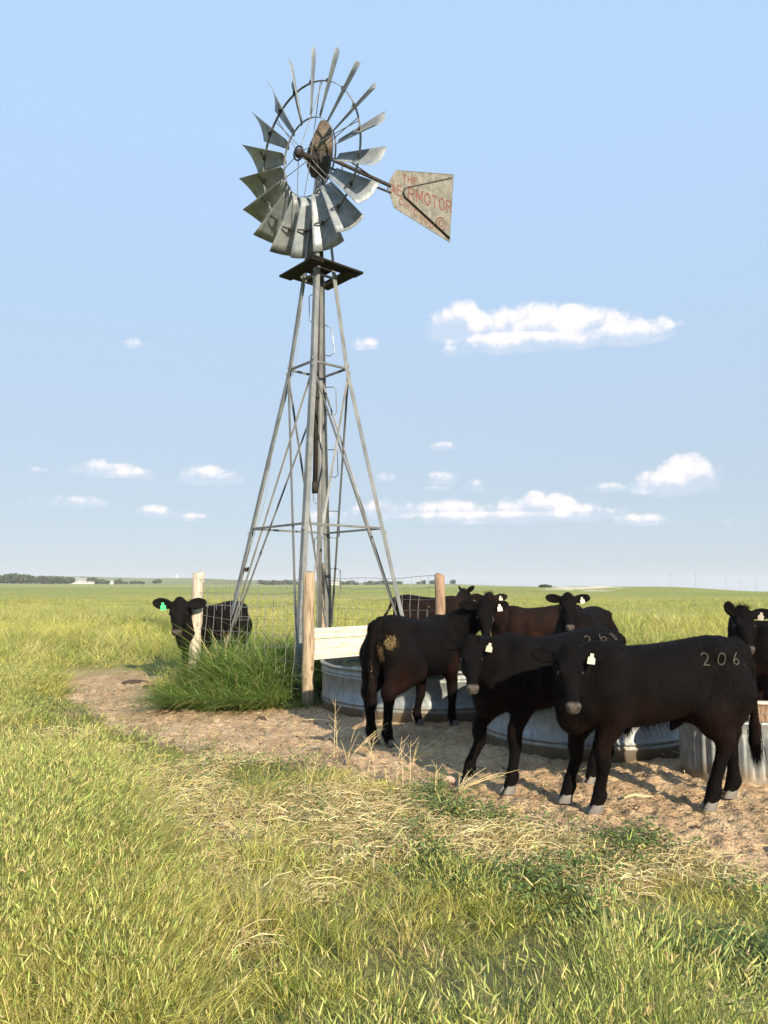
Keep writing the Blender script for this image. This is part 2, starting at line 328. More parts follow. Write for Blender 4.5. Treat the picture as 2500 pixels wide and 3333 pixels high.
# climbing wires looped on the far leg
for i,(z,s_) in enumerate([(1.5,1),(2.1,-1),(2.6,1),(3.25,-1),(3.75,1),(4.45,-1),(4.9,1),(6.0,1),(6.6,-1)]):
    p=leg_pt(3,z); q=leg_pt(3,z+.5); wx=.24*s_
    if z==6.0: pts=[p,p+Vector((.13,0,-.03)),p+Vector((.22,0,.03)),p+Vector((.20,0,.3)),p+Vector((.14,0,.52)),p+Vector((.08,0,.55)),q+Vector((0,0,.1))]
    else: pts=[p,p+Vector((wx*.8,0,-.01)),p+Vector((wx,0,.03)),q+Vector((wx,0,-.03)),q+Vector((wx*.85,0,0)),q]
    mb=MB(); mb.tube(pts,.009,5); mb.build('climbing_loop',M_wire,wm)
mb=MB(); c0=leg_pt(0,7.2); mb.tube([c0,c0+Vector((.02,-.03,-.5)),leg_pt(0,5.7,-.12),leg_pt(0,4.2,-.05),leg_pt(0,3.2,-.14),leg_pt(0,1.8,-.05)],.005,4); mb.build('brake_wire',M_wire,wm)
mb=MB(); q=leg_pt(0,1.95,-.02); mb.tube([q,q+Vector((.14,-.02,.03))],.025,6); mb.box(q+Vector((.1,-.02,0)),(.06,.05,.06)); mb.build('brake_lever',M_dark,wm)
# platform: four planks round the tower top
for k in range(4):
    a=R(YAW+[225,315,45,135][k]); d=Vector((math.cos(a),math.sin(a),0)); e=Vector((-d.y,d.x,0)); z=7.34+(k%2)*.045
    ov=(.52,.50,.44,.46)[k]
    mb=MB(); c=d*.40+Vector((0,0,z)); mb.beam(c-e*ov,c+e*(ov+(.12 if k==1 else 0)),.26,.04)
    bevel(mb.build('platform_board',M_plank,wm),.006)
mb=MB(); mb.box((0,0,7.42),(.34,.34,.05),Matrix.Rotation(R(40),3,'Z')); mb.build('platform_block',M_plank,wm)
# wheel
az_=R(48.25); ti=R(7.5); C_=L((-1.404,12.74,9.43))
n_=Vector((math.cos(az_)*math.cos(ti),math.sin(az_)*math.cos(ti),math.sin(ti))); e1=Vector((math.sin(az_),-math.cos(az_),0)); e2=n_.cross(e1)
if e2.z<0: e2=-e2
def wp(r,ph,ax=0): return C_+(e1*math.cos(ph)+e2*math.sin(ph))*r+n_*ax
NB=18
for nm,r_,w_,th in (('outer_ring',1.283,.045,.010),('inner_ring',.683,.035,.010)):
    v=[];f=[];N=108
    for k in range(N):
        ph=2*math.pi*k/N
        for rr,aa in ((r_-th/2,-w_/2),(r_+th/2,-w_/2),(r_+th/2,w_/2),(r_-th/2,w_/2)): v.append(wp(rr,ph,aa+.06))
        for q in range(4): f.append((k*4+q,k*4+(q+1)%4,((k+1)%N)*4+(q+1)%4,((k+1)%N)*4+q))
    mb=MB().add(v,f); mb.build(nm,M_leg,wm)
PH0=R(0)
for k in range(NB):
    ph=PH0+2*math.pi*k/NB; rho=(e1*math.cos(ph)+e2*math.sin(ph)); tau=(-e1*math.sin(ph)+e2*math.cos(ph))
    if k in (0,): pass
    b_=R(45+rng.normal()*1.5); ch=tau*math.cos(b_)+n_*math.sin(b_); nb=rho.cross(ch).normalized()
    if nb.dot(n_)>0: nb=-nb
    nu,nv=7,9; v=[];f=[]
    for i in range(nu):
        s_=i/(nu-1); 
        for j in range(nv):
            t_=j/(nv-1)*2-1; r0=.70; r1=1.765-.045*t_-.03*t_*t_; r_=r0+(r1-r0)*s_; hw=.11+(.295-.11)*s_
            cam_=.24*hw*(1-t_*t_)
            v.append(C_+rho*r_+ch*hw*t_-nb*(cam_)+n_*.06)
    for i in range(nu-1):
        for j in range(nv-1): f.append((i*nv+j,i*nv+j+1,(i+1)*nv+j+1,(i+1)*nv+j))
    mb=MB().add(v,f); bo=mb.build('blade',M_blade,wm,True); so_=bo.modifiers.new('thickness','SOLIDIFY'); so_.thickness=.004
    mb=MB(); c=wp(1.283,ph,.06); hw=.20
    mb.beam(c-ch*hw*.85+nb*.02,c+ch*hw*.2+nb*.03,.03,.006,up=nb); mb.box(c-ch*.02+nb*.015,(.045,.045,.045)); mb.build('bracket',M_dark,bo)
for k in range(6):
    ph=PH0+R(8)+k*math.pi/3
    for s_ in (-1,1):
        mb=MB(); mb.tube([C_+n_*(.17*s_+.02)+rhoo*.06 if False else C_+n_*(.15*s_-.05),wp(1.27,ph+s_*.022,.06)],.008,5); mb.build('spoke',M_wire,wm)
mb=MB(); mb.tube([C_-n_*.26,C_-n_*.2,C_-n_*.12,C_+n_*.12,C_+n_*.2],[.05,.085,.06,.06,.09],12); mb.tube([C_+n_*.1,L((-1.19,13.07,9.55))],.055,10); mb.build('hub',M_dark,wm,True)
mb=MB(); mb.tube([C_-n_*.2+(e1*math.cos(a)+e2*math.sin(a))*.12 for a in [2*math.pi*q/20 for q in range(20)]],.016,6,closed=True); mb.build('hub_band',M_dark,wm,True)
def stack(secs,nm,m,th=0.):
    mb=MB(); v=[];f=[];n=12
    for (z,x0,x1,dy) in secs:
        for q in range(n):
            a=2*math.pi*q/n; ca=math.copysign(abs(math.cos(a))**.6,math.cos(a)); sa=math.copysign(abs(math.sin(a))**.6,math.sin(a))
            v.append(((x0+x1)/2+1.19+(x1-x0)/2*ca,dy*sa,z))
    for i in range(len(secs)-1):
        for q in range(n): f.append((i*n+q,i*n+(q+1)%n,(i+1)*n+(q+1)%n,(i+1)*n+q))
    f+=[tuple(range(n))[::-1],tuple((len(secs)-1)*n+q for q in range(n))]
    return mb.add(v,f).build(nm,m,wm,True)
M_hood=galv('rusty_hood',(.06,.047,.034),(.14,.11,.08),.45,.7,.1,5)
stack([(9.22,-1.28,-1.08,.10),(9.30,-1.38,-1.03,.17),(9.45,-1.44,-.99,.20),(9.62,-1.42,-.97,.2),(9.68,-1.40,-.97,.19)],'gearbox',M_dark)
stack([(9.64,-1.44,-.955,.215),(9.80,-1.39,-.945,.20),(10.05,-1.29,-.955,.16),(10.2,-1.235,-.99,.12),(10.29,-1.20,-1.03,.09)],'hood',M_hood)
# vane
th_=R(30); vd=Vector((math.cos(th_),math.sin(th_),0)); vn=Vector((math.sin(th_),-math.cos(th_),0))
def vp(s_,z,o=0): return vd*s_+Vector((0,0,z))+vn*o
mb=MB()
mb.beam(vp(.05,9.66,.02),vp(1.52,9.47,.02),.05,.05); mb.beam(vp(.15,9.46,.02),vp(1.52,9.33,.02),.03,.03)
for s_ in (.45,.8,1.13,1.45): mb.beam(vp(s_,9.62-(s_-.2)*.115,.02),vp(s_,9.44-(s_-.15)*.08,.02),.022,.022)
mb.beam(vp(.5,9.68,.1),vp(1.1,9.52,.04),.02,.02)
mb.build('tail_bone',M_dark,wm)
VP=[(1.65,9.84),(3.03,10.15),(2.92,8.67),(1.60,9.06),(1.50,9.34),(1.50,9.58)]
mb=MB(); n=len(VP); mb.add([vp(s_,z,.006) for s_,z in VP]+[vp(s_,z,-.002) for s_,z in VP],[tuple(range(n)),tuple(range(2*n-1,n-1,-1))]+[(i,(i+1)%n,(i+1)%n+n,i+n) for i in range(n)])
van=mb.build('vane',M_vane,wm)
VI=[(2.99,10.07),(1.90,9.56),(1.83,9.50),(1.80,9.42),(1.83,9.34),(2.91,8.74)]
mb=MB(); mb.tube([vp(s_,z,.028) for s_,z in VI[:3]],.012,6); mb.build('stiffener',M_vane,van,True)
mb=MB(); mb.tube([vp(s_,z,.028) for s_,z in VI[2:]],[.014,.016,.018,.02],6); mb.build('stiffener',M_dark,van,True)  # lower fold edge, dark and thickened to carry its black shadow
mb=MB()
for a,b_ in zip(VP,VP[1:]+VP[:1]): mb.tube([vp(a[0],a[1],.004),vp(b_[0],b_[1],.004)],.008,5)
mb.build('vane_rim',M_vane,van)
GL={'T':[[(0,1),(1,1)],[(.5,1),(.5,0)]],'H':[[(0,0),(0,1)],[(1,0),(1,1)],[(0,.5),(1,.5)]],'E':[[(1,1),(0,1),(0,0),(1,0)],[(0,.52),(.8,.52)]],
    'A':[[(0,0),(.5,1),(1,0)],[(.22,.36),(.78,.36)]],'R':[[(0,0),(0,1),(.7,1),(1,.85),(1,.65),(.7,.5),(0,.5)],[(.5,.5),(1,0)]],'M':[[(0,0),(0,1),(.5,.25),(1,1),(1,0)]],
    'O':[[(.3,1),(.7,1),(1,.75),(1,.25),(.7,0),(.3,0),(0,.25),(0,.75),(.3,1)]],'C':[[(1,.78),(.7,1),(.3,1),(0,.75),(0,.25),(.3,0),(.7,0),(1,.22)]],'I':[[(.5,0),(.5,1)]],
    'G':[[(1,.78),(.7,1),(.3,1),(0,.75),(0,.25),(.3,0),(.7,0),(1,.25),(1,.48),(.55,.48)]]}
def letters(txt,s0,z0,hgt_,adv,w_,slope,m,th):
    """painted sign letters as flat strokes lying on the vane sheet"""
    mb=MB(); s_=s0; z_=z0
    for q,chh in enumerate(txt):
        th=th*1.0; ww=w_*(.45 if chh=='I' else 1.2 if chh=='M' else 1)
        for st_ in GL[chh]:
            for (a0,b0),(a1,b1) in zip(st_,st_[1:]):
                p0=vp(s_+a0*ww,z_+b0*hgt_,.0105); p1=vp(s_+a1*ww,z_+b1*hgt_,.0105); d=(p1-p0).normalized()*th*.45
                mb.beam(p0-d,p1+d,th,.0015,up=vn)
        s_+=ww+adv; z_+=slope*(ww+adv)
    mb.build('lettering',m,van)
letters('THE',1.80,9.665,.135,.05,.075,.03,M_red,.020)
letters('AE',1.535,9.335,.20,.045,.10,.02,M_red,.023)
letters('RMOTOR',1.945,9.33,.235,.062,.115,-.02,M_red,.026)
letters('CHICAGO',1.73,9.16,.125,.05,.075,-.42,M_red2,.020)
letters('C',2.665,8.945,.13,.0,.085,0,M_red,.022)
mb=MB(); mb.tube([vp(2.71+.115*math.cos(a),9.01+.125*math.sin(a),.012) for a in [2*math.pi*q/24 for q in range(24)]],.011,4,closed=True); mb.build('emblem_ring',M_red,van)

# ---------------------------------------------------------------- fence round the windmill
def post(x,y,top,r,lean,m,label):
    P=[];rr=[];zs=np.linspace(-.3,top,9)
    for i,z in enumerate(zs):
        P.append((lean[0]*z+.006*math.sin(i*2.1+x),lean[1]*z+.006*math.cos(i*1.7),z)); rr.append(r*(1.04-.06*z/top)*(1+.02*math.sin(i*3.3)))
    P.append((lean[0]*top,lean[1]*top,top+.012)); rr.append(r*.72)
    o=MB().tube(P,rr,16).build('fence_post',m,None,True); o.location=(x,y,float(hgt(x,y)))
    return tag(o,label,'post','wooden posts of the windmill pen')
PF,PL,PR,PB=(-1.10,10.88),(-3.17,12.5),(.97,12.9),(-1.25,15.3)
post(*PF,1.88,.088,(.0,.0),M_post,'tan wooden post at the near corner of the pen, joining wire panel and white boards')
post(*PL,1.9,.10,(.025,0),M_postw,'thick bleached leaning post beside the black cow with the green ear tag')
post(*PR,1.86,.088,(0,0),M_postd,'grey-brown wooden post rising behind the dung-stained black cow')
post(*PB,1.98,.08,(-.01,0),M_post,'pale wooden post seen between the windmill legs at the far corner of the pen')
def panel(A,B,z0,z1,label,sx=.2,sz=.2):
    A=Vector((*A,0));B=Vector((*B,0));d=B-A;Ln=d.length;d.normalize();nn=Vector((-d.y,d.x,0)); A=A+d*.09; Ln-=.18
    ga=float(hgt(A.x,A.y)); o=empty('wire_panel',A,label=label,cat='wire fence',group='wire mesh panels of the windmill pen')
    nx=int(Ln/sx); nz=int((z1-z0)/sz)+1
    def pt(s_,z): 
        w_=.018*math.sin(s_*2.3+z*5)+.012*math.sin(s_*5.1+z*3.7); return d*s_+nn*w_+Vector((0,0,z+ga-.035*math.sin(math.pi*s_/Ln)+.012*math.sin(s_*4+z*9)))
    mb=MB()
    for k in range(nz):
        z=z1-k*sz
        mb.tube([pt(Ln*q/20,z) for q in range(21)],.0052 if k==0 else .0042,4)
    h=mb.build('line_wires',M_wire,o)
    mb=MB()
    for k in range(nx+1):
        s_=Ln*k/nx; mb.tube([pt(s_+.012*math.sin(z_*4+k),z1-(z1-z0)*q/6) for q,z_ in enumerate(np.linspace(z1,z0,7))],.0042,4)
    mb.build('stay_wires',M_wire,o); return o
panel(PF,PL,.0,1.79,'sagging wire mesh panel in front of the tall green grass, left of the tan post')
panel(PL,PB,.1,1.75,'wire mesh panel on the far left side of the pen, beside the black cow')
panel(PB,PR,.1,1.72,'wire mesh panel behind the tower, running to the grey-brown post')
bo_=empty('board_rail',(PF[0],PF[1],0),label='bleached white wooden boards between the tan post and the dung-stained cow',cat='boards')
d=Vector((PR[0]-PF[0],PR[1]-PF[1],0)); Ln=d.length; d.normalize(); nn=Vector((d.y,-d.x,0)); ang=math.atan2(d.y,d.x)
for z0,z1,off in ((.60,.895,.0),(.905,1.06,.02)):
    o=MB().box((Ln/2,0,0),(Ln-.16,.035,z1-z0)).build('board',M_board,bo_); bevel(o,.005); o.rotation_euler=(0,0,ang); o.location=nn*(off+.0)+Vector((0,0,(z0+z1)/2))

# ---------------------------------------------------------------- stock tanks
M_water=mat('tank_water',(.03,.035,.025),.04,0,.5)[0]


def tank_mat(diag):
    m=galv('galvanised_tank_wall',(.20,.225,.235),(.29,.31,.315),.06,.5,.4,7,True); t=NT(m.node_tree); b=m.node_tree.nodes['Principled BSDF']
    co=objco(t); s=t.node('ShaderNodeSeparateXYZ'); t.l.new(co,s.inputs[0]); a=t.m('ARCTAN2',s.outputs[1],s.outputs[0])
    wv=t.m('SINE',t.m('ADD',t.m('MULTIPLY',a,110.),t.m('MULTIPLY',s.outputs[2],diag)))
    band=t.m('MULTIPLY',t.smooth(s.outputs[2],.17,.19),t.smooth(s.outputs[2],.43,.45,1.,0.))
    bump(t,b,t.m('ADD',t.m('MULTIPLY',t.m('MULTIPLY',wv,band),.35),t.noise(co,25,4,.6)),.4,.006); return m
M_tw=tank_mat(45.)
def round_tank(x,y,r,h,label):
    o=empty('stock_tank',(x,y,0),label=label,cat='stock tank')
    def ribs(z0): return [(r,z0-.02),(r+.014,z0-.01),(r+.014,z0+.01),(r,z0+.02)]
    P=[(r-.01,-.05),(r,-.05)]+ribs(.09)+ribs(.14)+[(r,.3)]+ribs(.47)+ribs(.51)+[(r,h-.03),(r+.02,h-.03),(r+.034,h-.012),(r+.02,h+.008),(r-.005,h+.005),(r-.012,h-.02),(r-.012,.05)]
    MB().lathe(P,128).build('tank_wall',M_tw,o,True)
    MB().lathe([(.001,h-.11),(r-.013,h-.11)],64).build('water',M_water,o,True)
    return o
round_tank(.62,11.0,1.52,.60,'large round galvanised tank under the white boards, behind the dung-stained cow')
round_tank(2.25,8.58,1.17,.60,'round galvanised tank with ribbed base seen between the legs of the two nearest cows')
def oval_tank():
    a=Vector((3.18,6.98,0)); dx=Vector((1,-.12,0)).normalized(); o=empty('stock_tank',a,label='oval corrugated galvanised tank behind the hind legs of the nearest cow, at the right edge',cat='stock tank')
    r=.42; Lg=2.1; h=.50; N=720; base=[]; per=2*Lg+2*math.pi*r
    dy=Vector((-dx.y,dx.x,0))
    def st(q,off):
        s_=q*per
        if s_<Lg: return dx*s_-dy*(r+off)
        s_-=Lg
        if s_<math.pi*r: t_=s_/r; return dx*(Lg+(r+off)*math.sin(t_))-dy*(r+off)*math.cos(t_)
        s_-=math.pi*r
        if s_<Lg: return dx*(Lg-s_)+dy*(r+off)
        t_=(s_-Lg)/r; return -dx*(r+off)*math.sin(t_)+dy*(r+off)*math.cos(t_)
    v=[];zs=[-.05,.0,.03,.06,.2,h-.14,h-.11,h-.09,h-.06,h-.03,h-.01,h+.01,h+.012,h-.01,.05]
    offs=[0,0,0,1,1,1,.3,0,.012,.012,.03,.03,0,-.015,-.015]
    for z,of in zip(zs,offs):
        for k in range(N):
            c=.012*math.sin(k/N*per*2*math.pi/.085) if .1<of else 0
            c=c*of if of>=.3 else of
            p=st(k/N,c); v.append((p.x,p.y,z))
    f=[(i*N+k,i*N+(k+1)%N,(i+1)*N+(k+1)%N,(i+1)*N+k) for i in range(len(zs)-1) for k in range(N)]
    MB().add(v,f).build('tank_wall',M_tank,o,True)
    w_=[tuple(st(k/80,-.02)+Vector((0,0,h-.1))) for k in range(80)]; MB().add(w_,[tuple(range(80))]).build('water',M_water,o)
    b=empty('tank_cover_frame',(3.2,6.98,.5),label='weathered open wooden frame resting on the corrugated tank at the right edge',cat='wooden frame')
    for i,(z,t_) in enumerate(((.035,.06),(.11,.075),(.165,.022))):
        q=MB().beam(Vector((.03,0,0))+dx*0-dy*(.36-.01*i)+Vector((0,0,z)),dx*2.0-dy*(.36-.01*i)+Vector((0,0,z)),.05+.03*(i==2),t_).build('rail',M_postd if i<2 else M_board,b); bevel(q,.004)
    q=MB().beam(Vector((.03,0,.08))-dy*.33,Vector((.03,0,.08))+dy*.33,.05,.16).build('rail',M_postd,b); bevel(q,.004)
oval_tank()
# ---------------------------------------------------------------- cattle
def surface_nets(F,o,h):
    s=F<0; nx,ny,nz=F.shape
    cnt=np.zeros((nx-1,ny-1,nz-1),np.int8)
    for a in(0,1):
        for b in(0,1):
            for c in(0,1): cnt+=s[a:nx-1+a,b:ny-1+b,c:nz-1+c]
    act=(cnt>0)&(cnt<8); idx=np.full(act.shape,-1,np.int64); I=np.argwhere(act); idx[act]=np.arange(len(I))
    acc=np.zeros((len(I),3)); n=np.zeros(len(I))
    cs=[(a,b,c) for a in(0,1) for b in(0,1) for c in(0,1)]
    val={c:F[I[:,0]+c[0],I[:,1]+c[1],I[:,2]+c[2]] for c in cs}
    for c in cs:
        for ax in range(3):
            if c[ax]==0:
                d=list(c); d[ax]=1; d=tuple(d); a,b=val[c],val[d]; m=(a<0)!=(b<0); t=np.where(m,a/(a-b+1e-12),0)
                p=np.array(c,float)[None]+np.zeros((len(I),3)); p[:,ax]+=t; acc+=p*m[:,None]; n+=m
    V=(I+acc/n[:,None])*h+o; Q=[]
    for ax in range(3):
        u,v=(ax+1)%3,(ax+2)%3
        sl=[slice(0,k) for k in F.shape]; s0=list(sl); s1=list(sl); s0[ax]=slice(0,F.shape[ax]-1); s1[ax]=slice(1,None)
        e=s[tuple(s0)]!=s[tuple(s1)]; E=np.argwhere(e); E=E[(E[:,u]>0)&(E[:,v]>0)&(E[:,u]<F.shape[u]-1)&(E[:,v]<F.shape[v]-1)]
        def g(du,dv): J=E.copy(); J[:,u]-=du; J[:,v]-=dv; return idx[J[:,0],J[:,1],J[:,2]]
        q=np.stack([g(1,1),g(0,1),g(0,0),g(1,0)],-1); fl=s[E[:,0],E[:,1],E[:,2]]; q[~fl]=q[~fl][:,::-1]; Q.append(q)
    Q=np.vstack(Q); Q=Q[(Q>=0).all(1)]
    for _ in range(2):   # light relaxation
        A=np.zeros_like(V); c=np.zeros(len(V))
        for i in range(4):
            a,b=Q[:,i],Q[:,(i+1)%4]
            for k in range(3): A[:,k]+=np.bincount(a,V[b,k],len(V))+np.bincount(b,V[a,k],len(V))
            c+=np.bincount(a,minlength=len(V))+np.bincount(b,minlength=len(V))
        V=V*.45+A/np.maximum(c,1)[:,None]*.55
    return V,Q
class Field:
    def __init__(s,lo,hi,h):
        s.h=h; s.o=np.array(lo,float); s.n=np.ceil((np.array(hi)-s.o)/h).astype(int)+1; s.F=np.full(s.n,.3,np.float32)
    def region(s,lo,hi):
        a=np.clip(np.floor((np.array(lo)-s.o)/s.h).astype(int),0,s.n); b=np.clip(np.ceil((np.array(hi)-s.o)/s.h).astype(int)+1,0,s.n); sl=tuple(slice(i,j) for i,j in zip(a,b))
        g=np.meshgrid(*[s.o[k]+s.h*np.arange(a[k],b[k]) for k in range(3)],indexing='ij'); return sl,np.stack(g,-1)
    def join(s,sl,d,k,sub=False):
        a=s.F[sl]
        if sub: hh=np.maximum(k-np.abs(a+d),0)/k; s.F[sl]=np.maximum(a,-d)+hh*hh*k*.25
        else: hh=np.maximum(k-np.abs(a-d),0)/k; s.F[sl]=np.minimum(a,d)-hh*hh*k*.25
    def cap(s,a,b,ra,rb,k=.04,flat=1.,side=(0,1,0),sub=False):
        """round cone from a to b; flat<1 squeezes it along side"""
        a=np.array(a,float);b=np.array(b,float);m=max(ra,rb)+.09; sl,P=s.region(np.minimum(a,b)-m,np.maximum(a,b)+m)
        if P.size==0: return
        d=b-a; t=np.clip(((P-a)@d)/max(d@d,1e-9),0,1); q=P-a-t[...,None]*d; r=ra+(rb-ra)*t
        if flat!=1.:
            sd=np.array(side,float); sd/=np.linalg.norm(sd); c=q@sd; q=q+sd*(c*(1/flat-1))[...,None]; D=(np.linalg.norm(q,axis=-1)-r)*(flat*.5+.5)
        else: D=np.linalg.norm(q,axis=-1)-r
        s.join(sl,D,k,sub)
    def chain(s,P,r,k=.04,sub=False,**kw):
        P=[np.array(p,float) for p in P]; m=max(r)+.09; sl,X=s.region(np.min(P,0)-m,np.max(P,0)+m)
        if X.size==0: return
        D=np.full(X.shape[:-1],9.)
        for i in range(len(P)-1):
            a,d=P[i],P[i+1]-P[i]; t=np.clip(((X-a)@d)/max(d@d,1e-9),0,1); e=np.linalg.norm(X-a-t[...,None]*d,axis=-1)-(r[i]+(r[i+1]-r[i])*t)
            q=np.maximum(.025-np.abs(D-e),0)/.025; D=np.minimum(D,e)-q*q*.025*.15
        s.join(sl,D,k,sub)
    def ell(s,c,r,M=None,k=.05,sub=False):
        c=np.array(c,float); r=np.array(r,float); m=r.max()+.09; sl,P=s.region(c-m,c+m)
        if P.size==0: return
        q=P-c
        if M is not None: q=q@np.array(M)      # columns of M are the ellipsoid's axes
        l0=np.linalg.norm(q/r,axis=-1); l1=np.linalg.norm(q/r**2,axis=-1); s.join(sl,l0*(l0-1)/np.maximum(l1,1e-6),k,sub)
    def loft(s,O,M,X,W,ZT,ZB,p=2.2,k=.04,taper=0.):
        """sections along the local x axis: half width, top and bottom"""
        O=np.array(O,float); M=np.array(M,float); L_=[O+M@np.array([x,y,z]) for x in(X[0],X[-1]) for y in(-max(W),max(W)) for z in(min(ZB),max(ZT))]
        sl,P=s.region(np.min(L_,0)-.1,np.max(L_,0)+.1); 
        if P.size==0: return
        q=(P-O)@M; x=q[...,0]
        w=np.interp(x,X,W);zt=np.interp(x,X,ZT);zb=np.interp(x,X,ZB); zc=(zt+zb)/2; hh=np.maximum((zt-zb)/2,1e-3)
        zz=(q[...,2]-zc)/hh; w=w*(1+taper*np.clip(zz,-1,1))
        e=(np.abs(q[...,1]/w)**p+np.abs(zz)**p)**(1/p); D=(e-1)*np.minimum(w,hh)
        ex=np.maximum(X[0]-x,x-X[-1]); D=np.maximum(D,ex); s.join(sl,D,k)

def coat(name,base,red,dry):
    m,t,b=mat(name,base,.6,0,.07); co=objco(t)
    lon=t.noise(t.scalev(co,(6,6,1.1)),7,6,.65,.5); fur=t.noise(t.scalev(co,(14,14,4)),11,4,.7,.8); blot=t.noise(co,2.6,5,.6)
    c=t.mix(t.m('MULTIPLY',attr(t,'warm'),t.smooth(lon,.25,.75,.25,1.)),base,red)
    c=t.mix(t.smooth(t.m('ADD',t.m('MULTIPLY',blot,.6),t.m('MULTIPLY',lon,.4)),.5,.72,0.,dry),c,(.0075,.006,.0058))
    mask=t.m('GREATER_THAN',t.m('ADD',attr(t,'mud'),t.m('MULTIPLY',t.m('SUBTRACT',t.noise(co,34,5,.75),.5),2.4)),.86)
    c=t.mix(mask,c,t.mix(t.smooth(t.noise(co,60,3,.6),.4,.6),(.05,.034,.016),(.17,.125,.06)))
    c=t.mix(attr(t,'muzzle'),c,t.mix(t.noise(co,40,3,.6),(.03,.026,.025),(.13,.11,.10)))
    t.put(b.inputs['Base Color'],c); b.inputs['Sheen Weight'].default_value=.0; b.inputs['Sheen Roughness'].default_value=.4; b.inputs['Sheen Tint'].default_value=(.5,.42,.38,1)
    t.put(b.inputs['Roughness'],t.smooth(fur,.3,.7,.6,.85))
    bump(t,b,t.m('ADD',t.m('MULTIPLY',fur,.6),t.m('MULTIPLY',lon,1.4)),.55,.018)
    return m
M_hoof=mat('hoof_horn',(.13,.12,.11),.6)[0]; M_hoofd=mat('dark_hoof',(.045,.04,.036),.6)[0]
M_eye=mat('wet_eye',(.012,.008,.006),.08,0,.6)[0]
M_tag=mat('tag_plastic_cream',(.55,.50,.40),.5)[0]; M_tagg=mat('tag_plastic_green',(.06,.72,.22),.45)[0]
M_brand=mat('brand_scar',(.06,.055,.046),.85)[0]; M_nostril=mat('nostril',(.01,.007,.007),.7)[0]
M_hair=mat('coarse_black_hair',(.0026,.0023,.0024),.65,0,.06)[0]; M_hairb=mat('sun_bleached_hair',(.009,.0038,.0025),.65,0,.05)[0]

